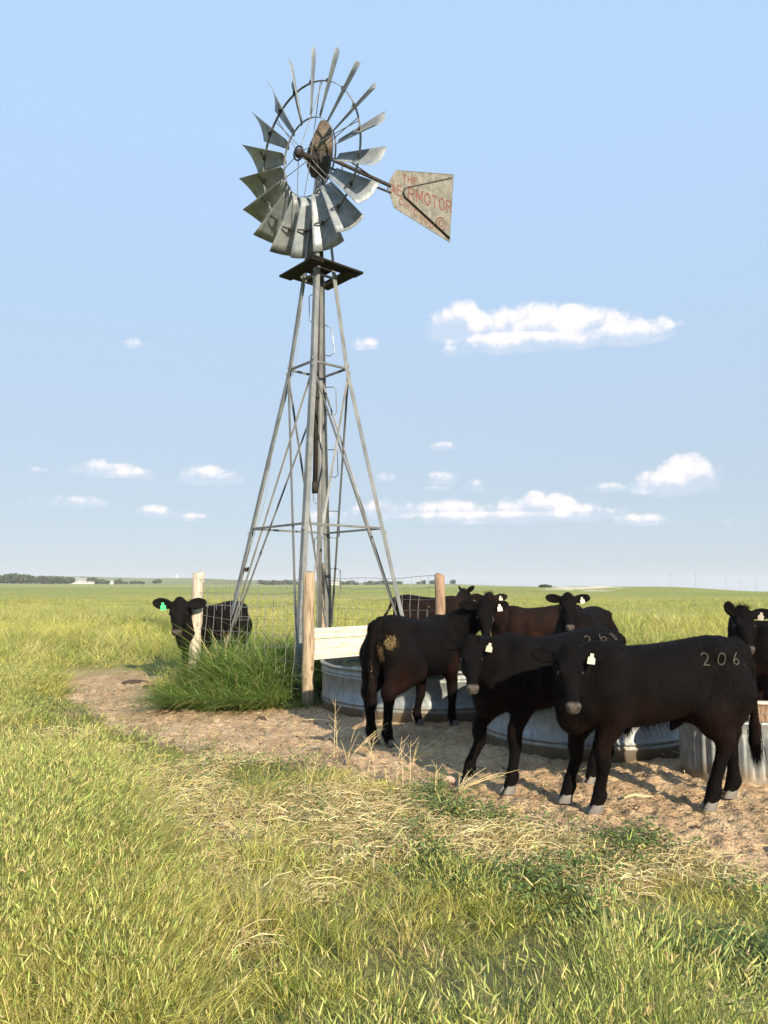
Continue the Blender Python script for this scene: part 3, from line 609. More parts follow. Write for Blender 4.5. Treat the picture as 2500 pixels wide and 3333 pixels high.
def cow(x,y,yaw,s,front,hind,poll,muz,label,h=.014,warm=.3,body=M_hair,red=(.040,.011,.005),base=(.0030,.0026,.0027),dry=.35,tagcol=None,tagside=1,neck_low=0.,
        mud=(),brand=None,hooves=True,tail='hang',ears=((.02,0),(.02,0)),earup=(0,0),hmul=1.,steer=True,headroll=0.,gz=None,mane=1.,coatlen=1.,seed=1,topknot=1.):
    rs=np.random.default_rng(seed)
    gz=float(hgt(x,y)) if gz is None else gz
    ca,sa=math.cos(yaw),math.sin(yaw)
    def loc(p): dx,dy=p[0]-x,p[1]-y; return np.array([(ca*dx+sa*dy)/s,(-sa*dx+ca*dy)/s,((p[2]-gz) if len(p)>2 else 0)/s])
    o=empty('cow',(x,y,gz),yaw,label=label,cat='cow',group='black cattle gathered round the windmill and tanks')
    fl,fr=[loc(p) for p in front] if front else (np.array([.46,.17,0]),np.array([.42,-.17,0]))
    hl,hr=[loc(p) for p in hind] if hind else (np.array([-.58,.18,0]),np.array([-.66,-.18,0]))
    pl,mz=loc(poll),loc(muz)
    lo=np.minimum.reduce([[-.98,-.42,-.03],pl-.38,mz-.3,fl-.1,fr-.1,hl-.1,hr-.1]); hi=np.maximum.reduce([[.82,.42,1.32],pl+.38,mz+.3,fl+.1,fr+.1,hl+.1,hr+.1]); lo[2]=-.03
    Fd=Field(lo,hi,h/s)
    I3=np.eye(3)
    # trunk
    X=[-.80,-.77,-.70,-.60,-.48,-.34,-.18,0,.18,.34,.46,.58,.68,.745,.78]
    W=[.03,.09,.155,.21,.24,.25,.28,.298,.288,.262,.235,.20,.155,.095,.03]
    ZT=[1.08,1.14,1.205,1.238,1.245,1.225,1.20,1.18,1.172,1.185,1.185,1.145,1.08,1.0,.92]
    ZB=[1.0,.89,.76,.68,.665,.665,.635,.60,.575,.565,.575,.60,.635,.69,.78]
    Fd.loft((0,0,0),I3,X,W,ZT,ZB,2.25,.05,-.06)
    for sy in(1,-1):
        Fd.ell((-.55,.135*sy,.86),(.20,.125,.27),k=.09)            # rump and thigh
        Fd.ell((-.46,.20*sy,1.13),(.09,.055,.05),k=.08)            # hook bone
        Fd.ell((-.71,.09*sy,1.12),(.06,.05,.06),k=.06)             # pin bone
        Fd.ell((.40,.17*sy,.92),(.13,.09,.24),k=.08)               # shoulder blade
        Fd.ell((.56,.13*sy,.78),(.10,.08,.12),k=.07)               # point of shoulder
        Fd.ell((-.33,.36*sy,.98),(.10,.09,.12),k=.09,sub=True)     # hollow in front of the hip
        Fd.ell((-.27,.30*sy,.60),(.09,.12,.10),k=.09,sub=True)     # flank
        Fd.ell((.27,.36*sy,.80),(.045,.09,.26),k=.08,sub=True)     # behind the shoulder
        Fd.ell((-.70,.26*sy,.96),(.06,.06,.12),k=.08,sub=True)     # beside the tail head
    Fd.ell((.64,0,.66),(.12,.10,.13),k=.08)                        # brisket
    Fd.ell((.42,0,1.15),(.14,.06,.05),k=.08)
    # legs
    for hf,sy in((fl,1),(fr,-1)):
        el=np.array([.38+.12*(hf[0]-.44),.165*sy,.66]); kn=np.array([el[0]*.4+hf[0]*.6+.01,el[1]*.45+hf[1]*.55,.37]); ft=np.array([hf[0]-.025,hf[1],.115]); ho=np.array([hf[0]+.005,hf[1],.05])
        Fd.chain([(.44,.17*sy,.85),el,kn+[-.005,0,.10],kn+[0,0,.03],kn+[-.005,0,-.05],(kn+ft)/2+[-.004,0,0],ft+[0,0,.04],ft,ho],[.125,.092,.058,.056,.046,.038,.041,.049,.046],.05)
    for hf,sy in((hl,1),(hr,-1)):
        hip=np.array([-.52,.15*sy,.86]); st=np.array([-.40+.2*(hf[0]+.6),.19*sy,.70]); hk=np.array([hf[0]*.75-.62*.25-.055,hf[1]*.7+.18*sy*.3,.47]); ft=np.array([hf[0]-.03,hf[1],.12]); ho=np.array([hf[0]+.005,hf[1],.05])
        Fd.chain([hip,st],[.18,.14],.07); Fd.chain([hip+[-.06,0,-.05],(hip+hk)/2+[-.06,0,.0],hk+[-.02,0,.04]],[.15,.085,.05],.07)
        Fd.chain([st,(st+hk)/2+[.02,0,.0],hk+[.01,0,.03]],[.135,.092,.062],.06); Fd.chain([hk+[-.01,0,.03],hk+[0,0,-.04],(hk+ft)/2,ft+[0,0,.04],ft,ho],[.062,.054,.043,.046,.054,.048],.04)
    if steer: Fd.chain([(-.20,0,.61),(-.15,0,.545)],[.05,.018],.05)
    else: Fd.ell((-.30,0,.60),(.12,.10,.07),k=.06)
    # head frame
    xa=mz-pl; Lh=np.linalg.norm(xa); xa=xa/Lh; ya=np.cross([0,0,1],xa); ya/=np.linalg.norm(ya); za=np.cross(xa,ya)
    if headroll: cr,sr=math.cos(headroll),math.sin(headroll); ya,za=ya*cr+za*sr,za*cr-ya*sr
    M=np.stack([xa,ya,za],1); g=Lh/.505*hmul; gl=Lh/.505
    def hp(a,b,c): return pl+M@np.array([a*gl,b*g,c*g])
    # neck, bent from the withers to the back of the head
    n0=np.array([.42,0,.96]); n3=hp(.04,0,-.10); n1=n0+np.array([.24,0,.04-neck_low]); n2=n3-xa*.05-za*.16*g
    bz=lambda t:(1-t)**3*n0+3*t*(1-t)**2*n1+3*t*t*(1-t)*n2+t**3*n3
    ts=np.linspace(0,1,9); NP=[bz(t) for t in ts]; nr=np.interp(ts,[0,.3,.6,1],[.215,.185,.15,.115*hmul])
    for i in range(8):
        d=NP[i+1]-NP[i]; sd=np.cross(d,[0,0,1]); sd=sd/max(np.linalg.norm(sd),1e-6) if np.linalg.norm(sd)>1e-3 else np.array([0,1,0])
        Fd.cap(NP[i],NP[i+1],nr[i],nr[i+1],.02,flat=.68+.12*(i/7),side=sd)
    dl=[bz(t)-np.array([0,0,r_*.86]) for t,r_ in zip((.08,.35,.62,.85),(.25,.21,.17,.12))]; Fd.chain(dl,[.075,.06,.05,.045],.06)
    # skull
    X=[-.075,-.04,0,.06,.12,.17,.22,.29,.36,.42,.465,.50,.515]; k=g
    W=[.03,.07,.088,.098,.103,.101,.085,.068,.057,.056,.061,.050,.02]
    ZT=[-.05,-.008,.018,.030,.034,.030,.022,.012,.004,.0,-.004,-.022,-.05]
    ZB=[-.11,-.14,-.16,-.195,-.215,-.22,-.21,-.178,-.150,-.134,-.128,-.118,-.08]
    Fd.loft(pl,M,[q*gl for q in X],[q*k for q in W],[q*k for q in ZT],[q*k for q in ZB],2.3,.03,.16)
    Fd.ell(hp(-.015,0,-.005),(.07*g,.06*g,.045*g),M,.04)
    for sy in(1,-1):
        Fd.ell(hp(.14,.076*sy,.004),(.055*g,.030*g,.028*g),M,.03)
        Fd.ell(hp(.20,.062*sy,-.13),(.09*g,.035*g,.07*g),M,.04)
        Fd.ell(hp(.172,.101*sy,-.026),(.026*g,.016*g,.018*g),M,.015,sub=True)
        Fd.ell(hp(.455,.034*sy,-.030),(.036*g,.026*g,.03*g),M,.02)
        Fd.ell(hp(.485,.036*sy,-.034),(.020*g,.013*g,.011*g),M,.008,sub=True)
        # ear: a leaf cupped forwards
        up,fw=earup[0 if sy>0 else 1],ears[0 if sy>0 else 1][0]
        dv=np.array([-.15,sy*1.,.02+up]); dv/=np.linalg.norm(dv); nv=np.array([.35,0,1.]); nv-=dv*(nv@dv); nv/=np.linalg.norm(nv); tv=np.cross(nv,dv)
        e0=np.array([.025,.075*sy,-.03]); Lr=.21; 
        Me=M@np.stack([dv,tv,nv],1); cc=hp(*e0)+M@(dv*Lr*.62*g)
        Fd.cap(hp(*e0),hp(*e0)+M@(dv*.08*g),.034*g,.032*g,.03)
        Fd.ell(cc,(.122*g,.072*g,.027*g),Me,.025)
        Fd.ell(cc+M@((nv*.022+dv*.012)*g),(.092*g,.050*g,.021*g),Me,.012,sub=True)
        if (sy>0)==(tagside>0) and tagcol: tagpos=(cc,Me,dv,nv,tv)
    # mouth line
    Fd.chain([hp(.50,0,-.098),hp(.44,.045,-.10),hp(.36,.057,-.105)],[.006*g]*3,.01,sub=True); Fd.chain([hp(.50,0,-.098),hp(.44,-.045,-.10),hp(.36,-.057,-.105)],[.006*g]*3,.01,sub=True)
    # tail
    if tail=='hang': TP=[(-.72,0,1.19),(-.80,0,1.13),(-.845,.005,.98),(-.85,.01,.84),(-.845,.01,.68),(-.85,0,.54),(-.85,-.01,.42),(-.845,-.01,.32)]; TR=[.045,.036,.028,.024,.026,.040,.042,.012]
    elif tail=='swish': TP=[(-.72,0,1.19),(-.80,0,1.13),(-.86,.02,.98),(-.92,.03,.86),(-1.02,.04,.80),(-1.12,.05,.82),(-1.2,.05,.88)]; TR=[.04,.034,.028,.026,.03,.03,.01]
    if tail: 
        Fd.chain([np.array(p) for p in TP],TR,.025)
    V,Q=surface_nets(Fd.F,Fd.o,Fd.h)
    # keep the hooves' footprint above the ground
    # natural colour zones of the coat
    px,py,pz=V.T; nn=fbm(px*4+seed*3.1,(pz+py)*4,3,60+seed)
    wz=sstep(.82-pz+(nn-.5)*.3,0,.25)*sstep(pz,.28,.5)*.9
    wm_=np.clip(warm*(.22*nn+wz*(.40+.8*nn)),0,1)
    q=(V-pl)@M/g; headm=(q[:,0]>-.1)&(np.abs(q[:,1])<.3)&(q[:,2]>-.3)&(q[:,2]<.15)&(q[:,0]<.6); wm_=np.where(headm,wm_*.25,wm_)
    mzl=sstep(q[:,0],.435*gl/g+.0,.462*gl/g)*(np.abs(q[:,1])<.09)*(q[:,2]>-.16)*headm
    mu=np.zeros(len(V))
    for (c,r_,a_) in mud:
        mu=np.maximum(mu,a_*np.clip(1.25-np.linalg.norm((V-np.array(c))/np.array(r_),axis=1),0,1))
    V2=V*s
    # coat unevenness: slight ripples of the hide
    me=npmesh('body',V2,Q,None,coat('coat',base,red,dry),o,True,col=dict(warm=wm_,mud=mu,muzzle=mzl))
    bv=BVHTree.FromPolygons([tuple(v) for v in V2],Q.tolist()) if (brand or h<.02) else None
    for sy in(1,-1):
        c=hp(.494,.033*sy,-.040)*s; n=8; Ax=M@np.array([[.35,.5*sy,-.6],[.8,.3*sy,.5],[.3,-.8*sy,0]]).T; Ax=[a_/np.linalg.norm(a_) for a_ in Ax.T]
        v=[tuple(c+g*s*(.010*Ax[0]*math.sin(a)*math.cos(b)+.009*Ax[1]*math.sin(a)*math.sin(b)+.021*Ax[2]*math.cos(a))) for a in np.linspace(.01,math.pi-.01,n) for b in np.linspace(0,2*math.pi,n,endpoint=False)]
        MB().add(v,[(i*n+k_,i*n+(k_+1)%n,(i+1)*n+(k_+1)%n,(i+1)*n+k_) for i in range(n-1) for k_ in range(n)]).build('nostril',M_nostril,o,True)
        mb=MB(); n=10;c=hp(.172,.094*sy,-.026)*s; rr=.021*g*s
        v=[tuple(c+rr*np.array([math.sin(a)*math.cos(b),math.sin(a)*math.sin(b),math.cos(a)])) for a in np.linspace(.01,math.pi-.01,n) for b in np.linspace(0,2*math.pi,n,endpoint=False)]
        mb.add(v,[(i*n+k_,i*n+(k_+1)%n,(i+1)*n+(k_+1)%n,(i+1)*n+k_) for i in range(n-1) for k_ in range(n)]).build('eye',M_eye,o,True)
    if hooves:
        for i,hf in enumerate((fl,fr,hl,hr)):
            mb=MB()
            for sg in(1,-1):
                v=[];n=10
                for z,rx,ry,ox in((0.,.053,.026,.020),(.02,.051,.026,.016),(.045,.043,.024,.004),(.060,.038,.022,-.004)):
                    for k_ in range(n):
                        a=2*math.pi*k_/n; e=1+.25*max(0,math.cos(a))
                        v.append(((hf[0]+ox+rx*math.cos(a)*e)*s,(hf[1]+sg*.026+ry*math.sin(a)*(1-.35*max(0,math.cos(a))))*s,z*s-.004))
                mb.add(v,[(a*n+k_,a*n+(k_+1)%n,(a+1)*n+(k_+1)%n,(a+1)*n+k_) for a in range(3) for k_ in range(n)]+[tuple(3*n+k_ for k_ in range(n))])
            mb.build('hoof',M_hoof if i in(0,2) or seed%2 else M_hoofd,o,True)
    if tagcol:
        cc,Me,dv,nv,tv=tagpos; c=cc+M@((nv*.035-dv*.015)*g)
        dn=np.array([rs.normal()*.12,rs.normal()*.12,-1.])+M[:,1]*rs.uniform(-.25,.25); dn/=np.linalg.norm(dn); fz=M@np.array([.25,.0,1.]); fz=fz-dn*(fz@dn); fz/=np.linalg.norm(fz); sd_=np.cross(fz,dn)
        tw,tl=.040*g,.075*g; pr=[(-.014,-.012),(.014,-.012),(.014,.014),(.030,.026),(.033,.076),(-.031,.080),(-.030,.024),(-.014,.014)]
        v=[tuple((c+fz*(.012+e)+sd_*a*g*1.0+dn*b*g)*s) for e in(0,.004) for a,b in pr]; n=8
        tg=MB().add(v,[tuple(range(n)),tuple(range(2*n-1,n-1,-1))]+[(i,(i+1)%n,(i+1)%n+n,i+n) for i in range(n)]).build('ear_tag',tagcol,o)
    # hair: poll tuft, belly fringe, tail switch and a short shaggy coat over the hide
    def strands(P,D,Ln,wd,m,nm='hair'):
        n=len(P); side=np.cross(D,rs.normal(size=(n,3))); side/=np.linalg.norm(side,axis=1)[:,None]; w_=wd*rs.uniform(.6,1.3,(n,1))
        g2=D*Ln[:,None]; P1=P+g2*.55; P2=P+g2+np.array([0,0,-.25])*Ln[:,None]
        Vv=np.stack([P-side*w_,P+side*w_,P1+side*w_*.7,P1-side*w_*.7,P2],1).reshape(-1,3); b=np.arange(n)*5
        return tag(npmesh(nm,Vv,np.stack([b,b+1,b+2,b+3],-1),np.stack([b+3,b+2,b+4],-1),m,o),kind='stuff')
    if h<.02:
        vc=len(V); nrm=np.zeros(3*vc,np.float32); me.data.vertices.foreach_get('normal',nrm) if False else None
        nrm=np.array([tuple(v.normal) for v in me.data.vertices])
        pk=rs.choice(vc,int(min(vc*2.4,60000*coatlen)),replace=True); P=V2[pk]+rs.normal(size=(len(pk),3))*h*.5; Nn=nrm[pk]
        lp=V[pk]; keep=(mzl[pk]<.1)&(lp[:,2]>.12)
        fd=np.zeros_like(P); fd[:]=[-.55,0,-.8]
        hm=headm[pk]; fd[hm]=xa*.9; dr=fd+rs.normal(size=P.shape)*.28; dr-=Nn*(dr*Nn).sum(1)[:,None]; dr/=np.linalg.norm(dr,axis=1)[:,None]; dr=dr*1.+Nn*.14
        Ln=rs.uniform(.010,.022,len(P))*s*coatlen*np.where(hm,.6,1.); P=V2[pk]*.0+P-Nn*.004
        wk=wm_[pk]>.30+rs.uniform(-.1,.3,len(pk))
        strands(P[keep&~wk],dr[keep&~wk],Ln[keep&~wk],.0012,M_hair,'short_hair')
        if (keep&wk).sum()>50: strands(P[keep&wk],dr[keep&wk],Ln[keep&wk],.0012,M_hairb,'faded_hair')
    # poll tuft
    nt=int(260*topknot)
    if nt:
        base_=np.array([hp(rs.uniform(-.07,.05),rs.uniform(-.07,.07),.0) for _ in range(nt)])*s; dd=np.array([M@np.array([rs.normal()*.5-.15,rs.normal()*.6,.45]) for _ in range(nt)]); 
        strands(base_,dd/np.linalg.norm(dd,axis=1)[:,None],rs.uniform(.02,.07,nt)*s*topknot**.5,.0016,M_hair,'poll_tuft')
    if tail=='hang':
        nt=900; t_=rs.uniform(0,1,nt); base_=np.stack([-.85+rs.normal(size=nt)*.018,rs.normal(size=nt)*.018,.58-.22*t_],-1)*s; dd=np.stack([rs.normal(size=nt)*.12-.03,rs.normal(size=nt)*.12,-np.ones(nt)],-1); strands(base_,dd,rs.uniform(.06,.16,nt)*s,.0022,M_hair,'tail_switch')
    nb=400; bx=rs.uniform(-.35,.55,nb); bp=np.stack([bx,rs.normal(size=nb)*.04,np.interp(bx,[-.35,0,.3,.55],[.64,.585,.56,.59])+.004],-1)*s
    dd=np.stack([rs.normal(size=nb)*.3-.2,rs.normal(size=nb)*.3,-np.ones(nb)],-1); strands(bp,dd,rs.uniform(.015,.05,nb)*s,.002,M_hair,'belly_hair')
    if brand:
        txt,ctr,ex,ez,rd,hh,cw=brand; D7={'2':[(0,.8),(.1,.95),(.35,1),(.6,.9),(.62,.7),(.45,.45),(.2,.2),(0,.02),(.3,.04),(.66,0)],'0':[(.3,1),(.08,.85),(0,.5),(.08,.15),(.3,0),(.52,.15),(.6,.5),(.52,.85),(.3,1)],'6':[(.45,1),(.2,.75),(.04,.4),(.06,.12),(.3,0),(.55,.1),(.6,.32),(.42,.5),(.2,.45),(.06,.28)]}
        ctr,ex,ez,rd=[np.array(q_,float) for q_ in (ctr,ex,ez,rd)]; rd/=np.linalg.norm(rd); 
        for i,chh in enumerate(txt):
            mb=MB(); pts=D7[chh]; fine=[]
            for a,b in zip(pts,pts[1:]):
                for t_ in np.linspace(0,1,5)[:-1]: fine.append((a[0]*(1-t_)+b[0]*t_,a[1]*(1-t_)+b[1]*t_))
            run=[]
            for (u,v_) in fine+[pts[-1]]:
                w0=(ctr+ex*((i-len(txt)/2)*cw+u*hh)+ez*(v_*hh*1.05))*s; hit=bv.ray_cast(Vector(w0+rd*.9*s),Vector(-rd))
                if hit[0] is None: continue
                run.append(hit[0]+hit[1]*.006)
            if len(run)>2: mb.tube(run,[.003+.003*abs(math.sin(k_*1.3+i)) for k_ in range(len(run))],5)
            mb.build('brand_digit',M_brand,o)
    return o
Cream=M_tag
def ryaw(dx,dy): return math.atan2(dy,dx)
# the nearest cow, broadside, brand 206
cow(2.12,5.96,ryaw(-1,-.17),1.04,[(1.605,5.76),(1.443,6.03)],[(2.50,5.84),(2.80,6.16)],(1.365,5.53,1.195),(1.33,5.28,.83),
    'nearest black cow, standing broadside with 206 branded on its hip',h=.011,warm=.32,hmul=.97,tagcol=Cream,tagside=1,neck_low=.02,
    mud=[((-.76,.10,1.02),(.09,.12,.13),.9),((-.85,.0,.70),(.07,.07,.5),.62),((-.615,.20,1.03),(.07,.10,.07),.75),((-.42,.25,.93),(.12,.12,.03),.5)],brand=('206',(-.455,0,1.005),(-1,0,0),(0,0,1),(0,1,.15),.085,.115),seed=1,dry=.5)
# second cow, brand 260
cow(1.50,6.78,ryaw(-.88,-.44),1.05,[(1.04,6.29),(.72,6.57)],[(1.80,6.60),(2.10,7.2)],(.70,6.02,1.235),(.685,5.80,.885),
    'black cow with 260 branded on its hip, standing behind the nearest cow',h=.012,warm=.25,tagcol=Cream,tagside=1,
    brand=('260',(-.43,0,1.03),(-1,0,0),(0,0,1),(0,1,.45),.075,.12),seed=3,dry=.4,topknot=1.6,hmul=.97)
# dung-stained cow seen from behind
cow(.40,8.78,ryaw(.58,.85),1.10,[(.42,9.30),(.84,9.22)],[(-.12,8.18),(.05,8.10)],(1.215,9.02,1.46),(1.215,8.82,1.03),
    'black cow seen from behind with dung caked on its rump and tail',h=.014,warm=.42,tagcol=Cream,tagside=1,
    mud=[((-.72,-.13,.98),(.12,.10,.12),1.25),((-.77,-.04,.85),(.10,.08,.28),1.0),((-.86,0,.6),(.07,.07,.55),.7)],seed=5,dry=.6,steer=False)
# green-tagged animal by the left post
cow(-3.02,13.15,ryaw(-.42,-.90),1.12,None,None,(-3.34,12.15,1.40),(-3.32,11.93,.92),
    'black cow peering round the bleached left post with a bright green ear tag',h=.016,warm=.15,tagcol=M_tagg,tagside=-1,hmul=1.3,seed=7,topknot=.4,base=(.006,.0055,.0055))
# brown-backed cow behind
cow(2.75,13.5,ryaw(-1,-.05),1.06,None,None,(1.80,12.75,1.50),(1.78,12.45,1.10),
    'brown-backed cow at the back, its crown showing above the head of the dung-caked cow',h=.018,warm=1.6,tagcol=Cream,tagside=1,seed=9,dry=1.,red=(.055,.021,.010),base=(.008,.005,.0045),topknot=2)
cow(3.02,11.25,ryaw(-.50,-.86),1.10,None,None,(2.575,10.42,1.52),(2.535,10.17,1.10),
    'black cow at the back facing the viewer, pale muzzle, both ears spread wide',h=.015,warm=.7,tagcol=Cream,tagside=1,seed=11,dry=.5,topknot=.3)
cow(4.72,8.45,ryaw(-1,.05),1.07,None,None,(3.93,8.18,1.40),(3.86,7.9,1.00),
    'black cow at the right edge behind the 206 rump, one ear upright, tousled crown',h=.015,warm=.5,tagcol=Cream,tagside=1,earup=(-.05,1.6),seed=13,topknot=2.5)
cow(1.02,16.0,ryaw(.97,.25),1.08,None,None,(1.78,16.5,1.56),(2.06,16.75,1.28),
    'black-brown cow behind the grey-brown post, swishing its tail and facing away',h=.02,warm=1.2,tail='swish',earup=(.9,.9),seed=15,dry=.8,red=(.075,.025,.011))

# ---------------------------------------------------------------- grass, straw and weeds
def leafmat(name,trans=.42,rough=.55,spec=.25):
    m=bpy.data.materials.new(name); m.use_nodes=True; t=NT(m.node_tree); b=m.node_tree.nodes['Principled BSDF']
    c=attr(t,'tint',True); t.put(b.inputs['Base Color'],c); b.inputs['Roughness'].default_value=rough; b.inputs['Specular IOR Level'].default_value=spec
    tr=t.node('ShaderNodeBsdfTranslucent'); t.put(tr.inputs['Color'],t.mix(.45,c,(.42,.44,.08)))
    mx=t.node('ShaderNodeMixShader'); mx.inputs[0].default_value=trans; t.l.new(b.outputs[0],mx.inputs[1]); t.l.new(tr.outputs[0],mx.inputs[2]); t.l.new(mx.outputs[0],m.node_tree.nodes['Material Output'].inputs[0])
    return m
M_grass=leafmat('grass_blade'); M_straw=leafmat('dry_straw',.2,.6); M_weed=leafmat('weed_leaf',.25,.6)
def pick(n,cols,wts,j=.18):
    c=np.array(cols)[rng.choice(len(cols),n,p=np.array(wts)/sum(wts))]; return c*(1+rng.normal(size=(n,1))*j).clip(.5,1.6)*(1+rng.normal(size=(n,3))*.05)
def blade_arrays(x,y,h,w,lean,bend,tip,base_dark=.75,z0=None):
    """ribbons of three joints: lean = horizontal unit direction times amount, bend = extra droop of the upper half"""
    n=len(x); z=hgt(x,y) if z0 is None else z0
    B=np.stack([x,y,z-.02],-1); a=rng.uniform(0,2*np.pi,n); sd=np.stack([np.cos(a),np.sin(a),np.zeros(n)],-1)*w[:,None]/2
    T_=np.array([0,.38,.72,1.]); wd=[1,.95,.65]
    L3=np.c_[lean,np.zeros(n)]; out=[];up=np.array([0,0,1.])
    for i,t in enumerate(T_):
        p=B+L3*(h*(t*.8+bend*t*t))[:,None]+up*(h*(t-(bend*.42*t*t)))[:,None]
        if i<3: out+= [p-sd*wd[i],p+sd*wd[i]]
        else: out.append(p)
    V=np.stack(out,1).reshape(-1,3); b=np.arange(n)*7
    Q=np.concatenate([np.stack([b,b+1,b+3,b+2],-1),np.stack([b+2,b+3,b+5,b+4],-1)]); Tr=np.stack([b+4,b+5,b+6],-1)
    f=np.array([base_dark,base_dark,.95,.95,1.05,1.05,1.12]); C=(tip[:,None,:]*f[None,:,None]).reshape(-1,3)  # roots darkened in the tint: painted shade for the gaps between tufts
    return V,Q,Tr,C
def heads(x,y,h,lean,Lh,rh,col,nod):
    n=len(x); z=hgt(x,y); B=np.stack([x,y,z],-1); L3=np.c_[lean,np.zeros(n)]; up=np.array([0,0,1.])
    p0=B+L3*(h*.9)[:,None]+up*(h*.96)[:,None]; d=L3*(.6+nod)[:,None]+up; d/=np.linalg.norm(d,axis=1)[:,None]
    s1=np.cross(d,rng.normal(size=(n,3))); s1/=np.linalg.norm(s1,axis=1)[:,None]; s2=np.cross(d,s1); out=[p0]
    for t,r in((.2,.8),(.6,1.),(.88,.5)):
        c=p0+d*(Lh*t)[:,None]+L3*(nod*Lh*t*t*.4)[:,None]
        for k in range(4): out.append(c+(s1*math.cos(k*math.pi/2+t*4)+s2*math.sin(k*math.pi/2+t*4))*(rh*r)[:,None])
    out.append(p0+d*Lh[:,None]+L3*(nod*Lh*.4)[:,None]); V=np.stack(out,1).reshape(-1,3); m=14; b=np.arange(n)*m; Q=[];Tr=[]
    for r in(0,1):
        for k in range(4): Q.append(np.stack([b+1+r*4+k,b+1+r*4+(k+1)%4,b+5+r*4+(k+1)%4,b+5+r*4+k],-1))
    for k in range(4): Tr.append(np.stack([b,b+1+(k+1)%4,b+1+k],-1)); Tr.append(np.stack([b+13,b+9+k,b+9+(k+1)%4],-1))
    return V,np.concatenate(Q),np.concatenate(Tr),np.repeat(col,m,0)
def merge(L_):
    V=[];Q=[];Tr=[];C=[];o=0
    for v,q,t,c in L_: V.append(v);Q.append(q+o);Tr.append(t+o);C.append(c);o+=len(v)
    return np.concatenate(V),np.concatenate(Q),np.concatenate(Tr),np.concatenate(C)
def scatter(n,r0,r1,half=.66,side=.4):
    """points in the sector in front, even over the ground between r0 and r1"""
    y=np.sqrt(rng.uniform(r0*r0,r1*r1,n)); x=(rng.uniform(-1,1,n))*(y*half+side); return x,y
CLUMP=[(-1.75,10.95),(-2.5,10.9),(-3.3,12.2),(-3.1,12.9),(-1.3,15.1),(.6,13.1),(-1.0,11.3)]
def inpen(x,y,grow=0.):
    P_=np.array(CLUMP); best=np.full(x.shape,1e9); ins=np.zeros(x.shape,bool); n=len(P_)
    for i in range(n):
        a=P_[i];b=P_[(i+1)%n];d=b-a;t=np.clip(((x-a[0])*d[0]+(y-a[1])*d[1])/(d@d),0,1); best=np.minimum(best,np.hypot(x-a[0]-t*d[0],y-a[1]-t*d[1]))
        ins^=((a[1]>y)!=(b[1]>y))&(x<(b[0]-a[0])*(y-a[1])/(b[1]-a[1]+1e-12)+a[0])
    return np.where(ins,best,-best)
G_FRESH=(.24,.29,.05);G_YEL=(.52,.50,.13);G_GREY=(.34,.36,.15);G_DRY=(.66,.54,.26);G_DEEP=(.12,.165,.035)
def tank_free(x,y): return (np.hypot(x-.62,y-11.0)>1.56)&(np.hypot(x-2.25,y-8.58)>1.22)&~((x>2.6)&(y<7.8)&(y>6.3))
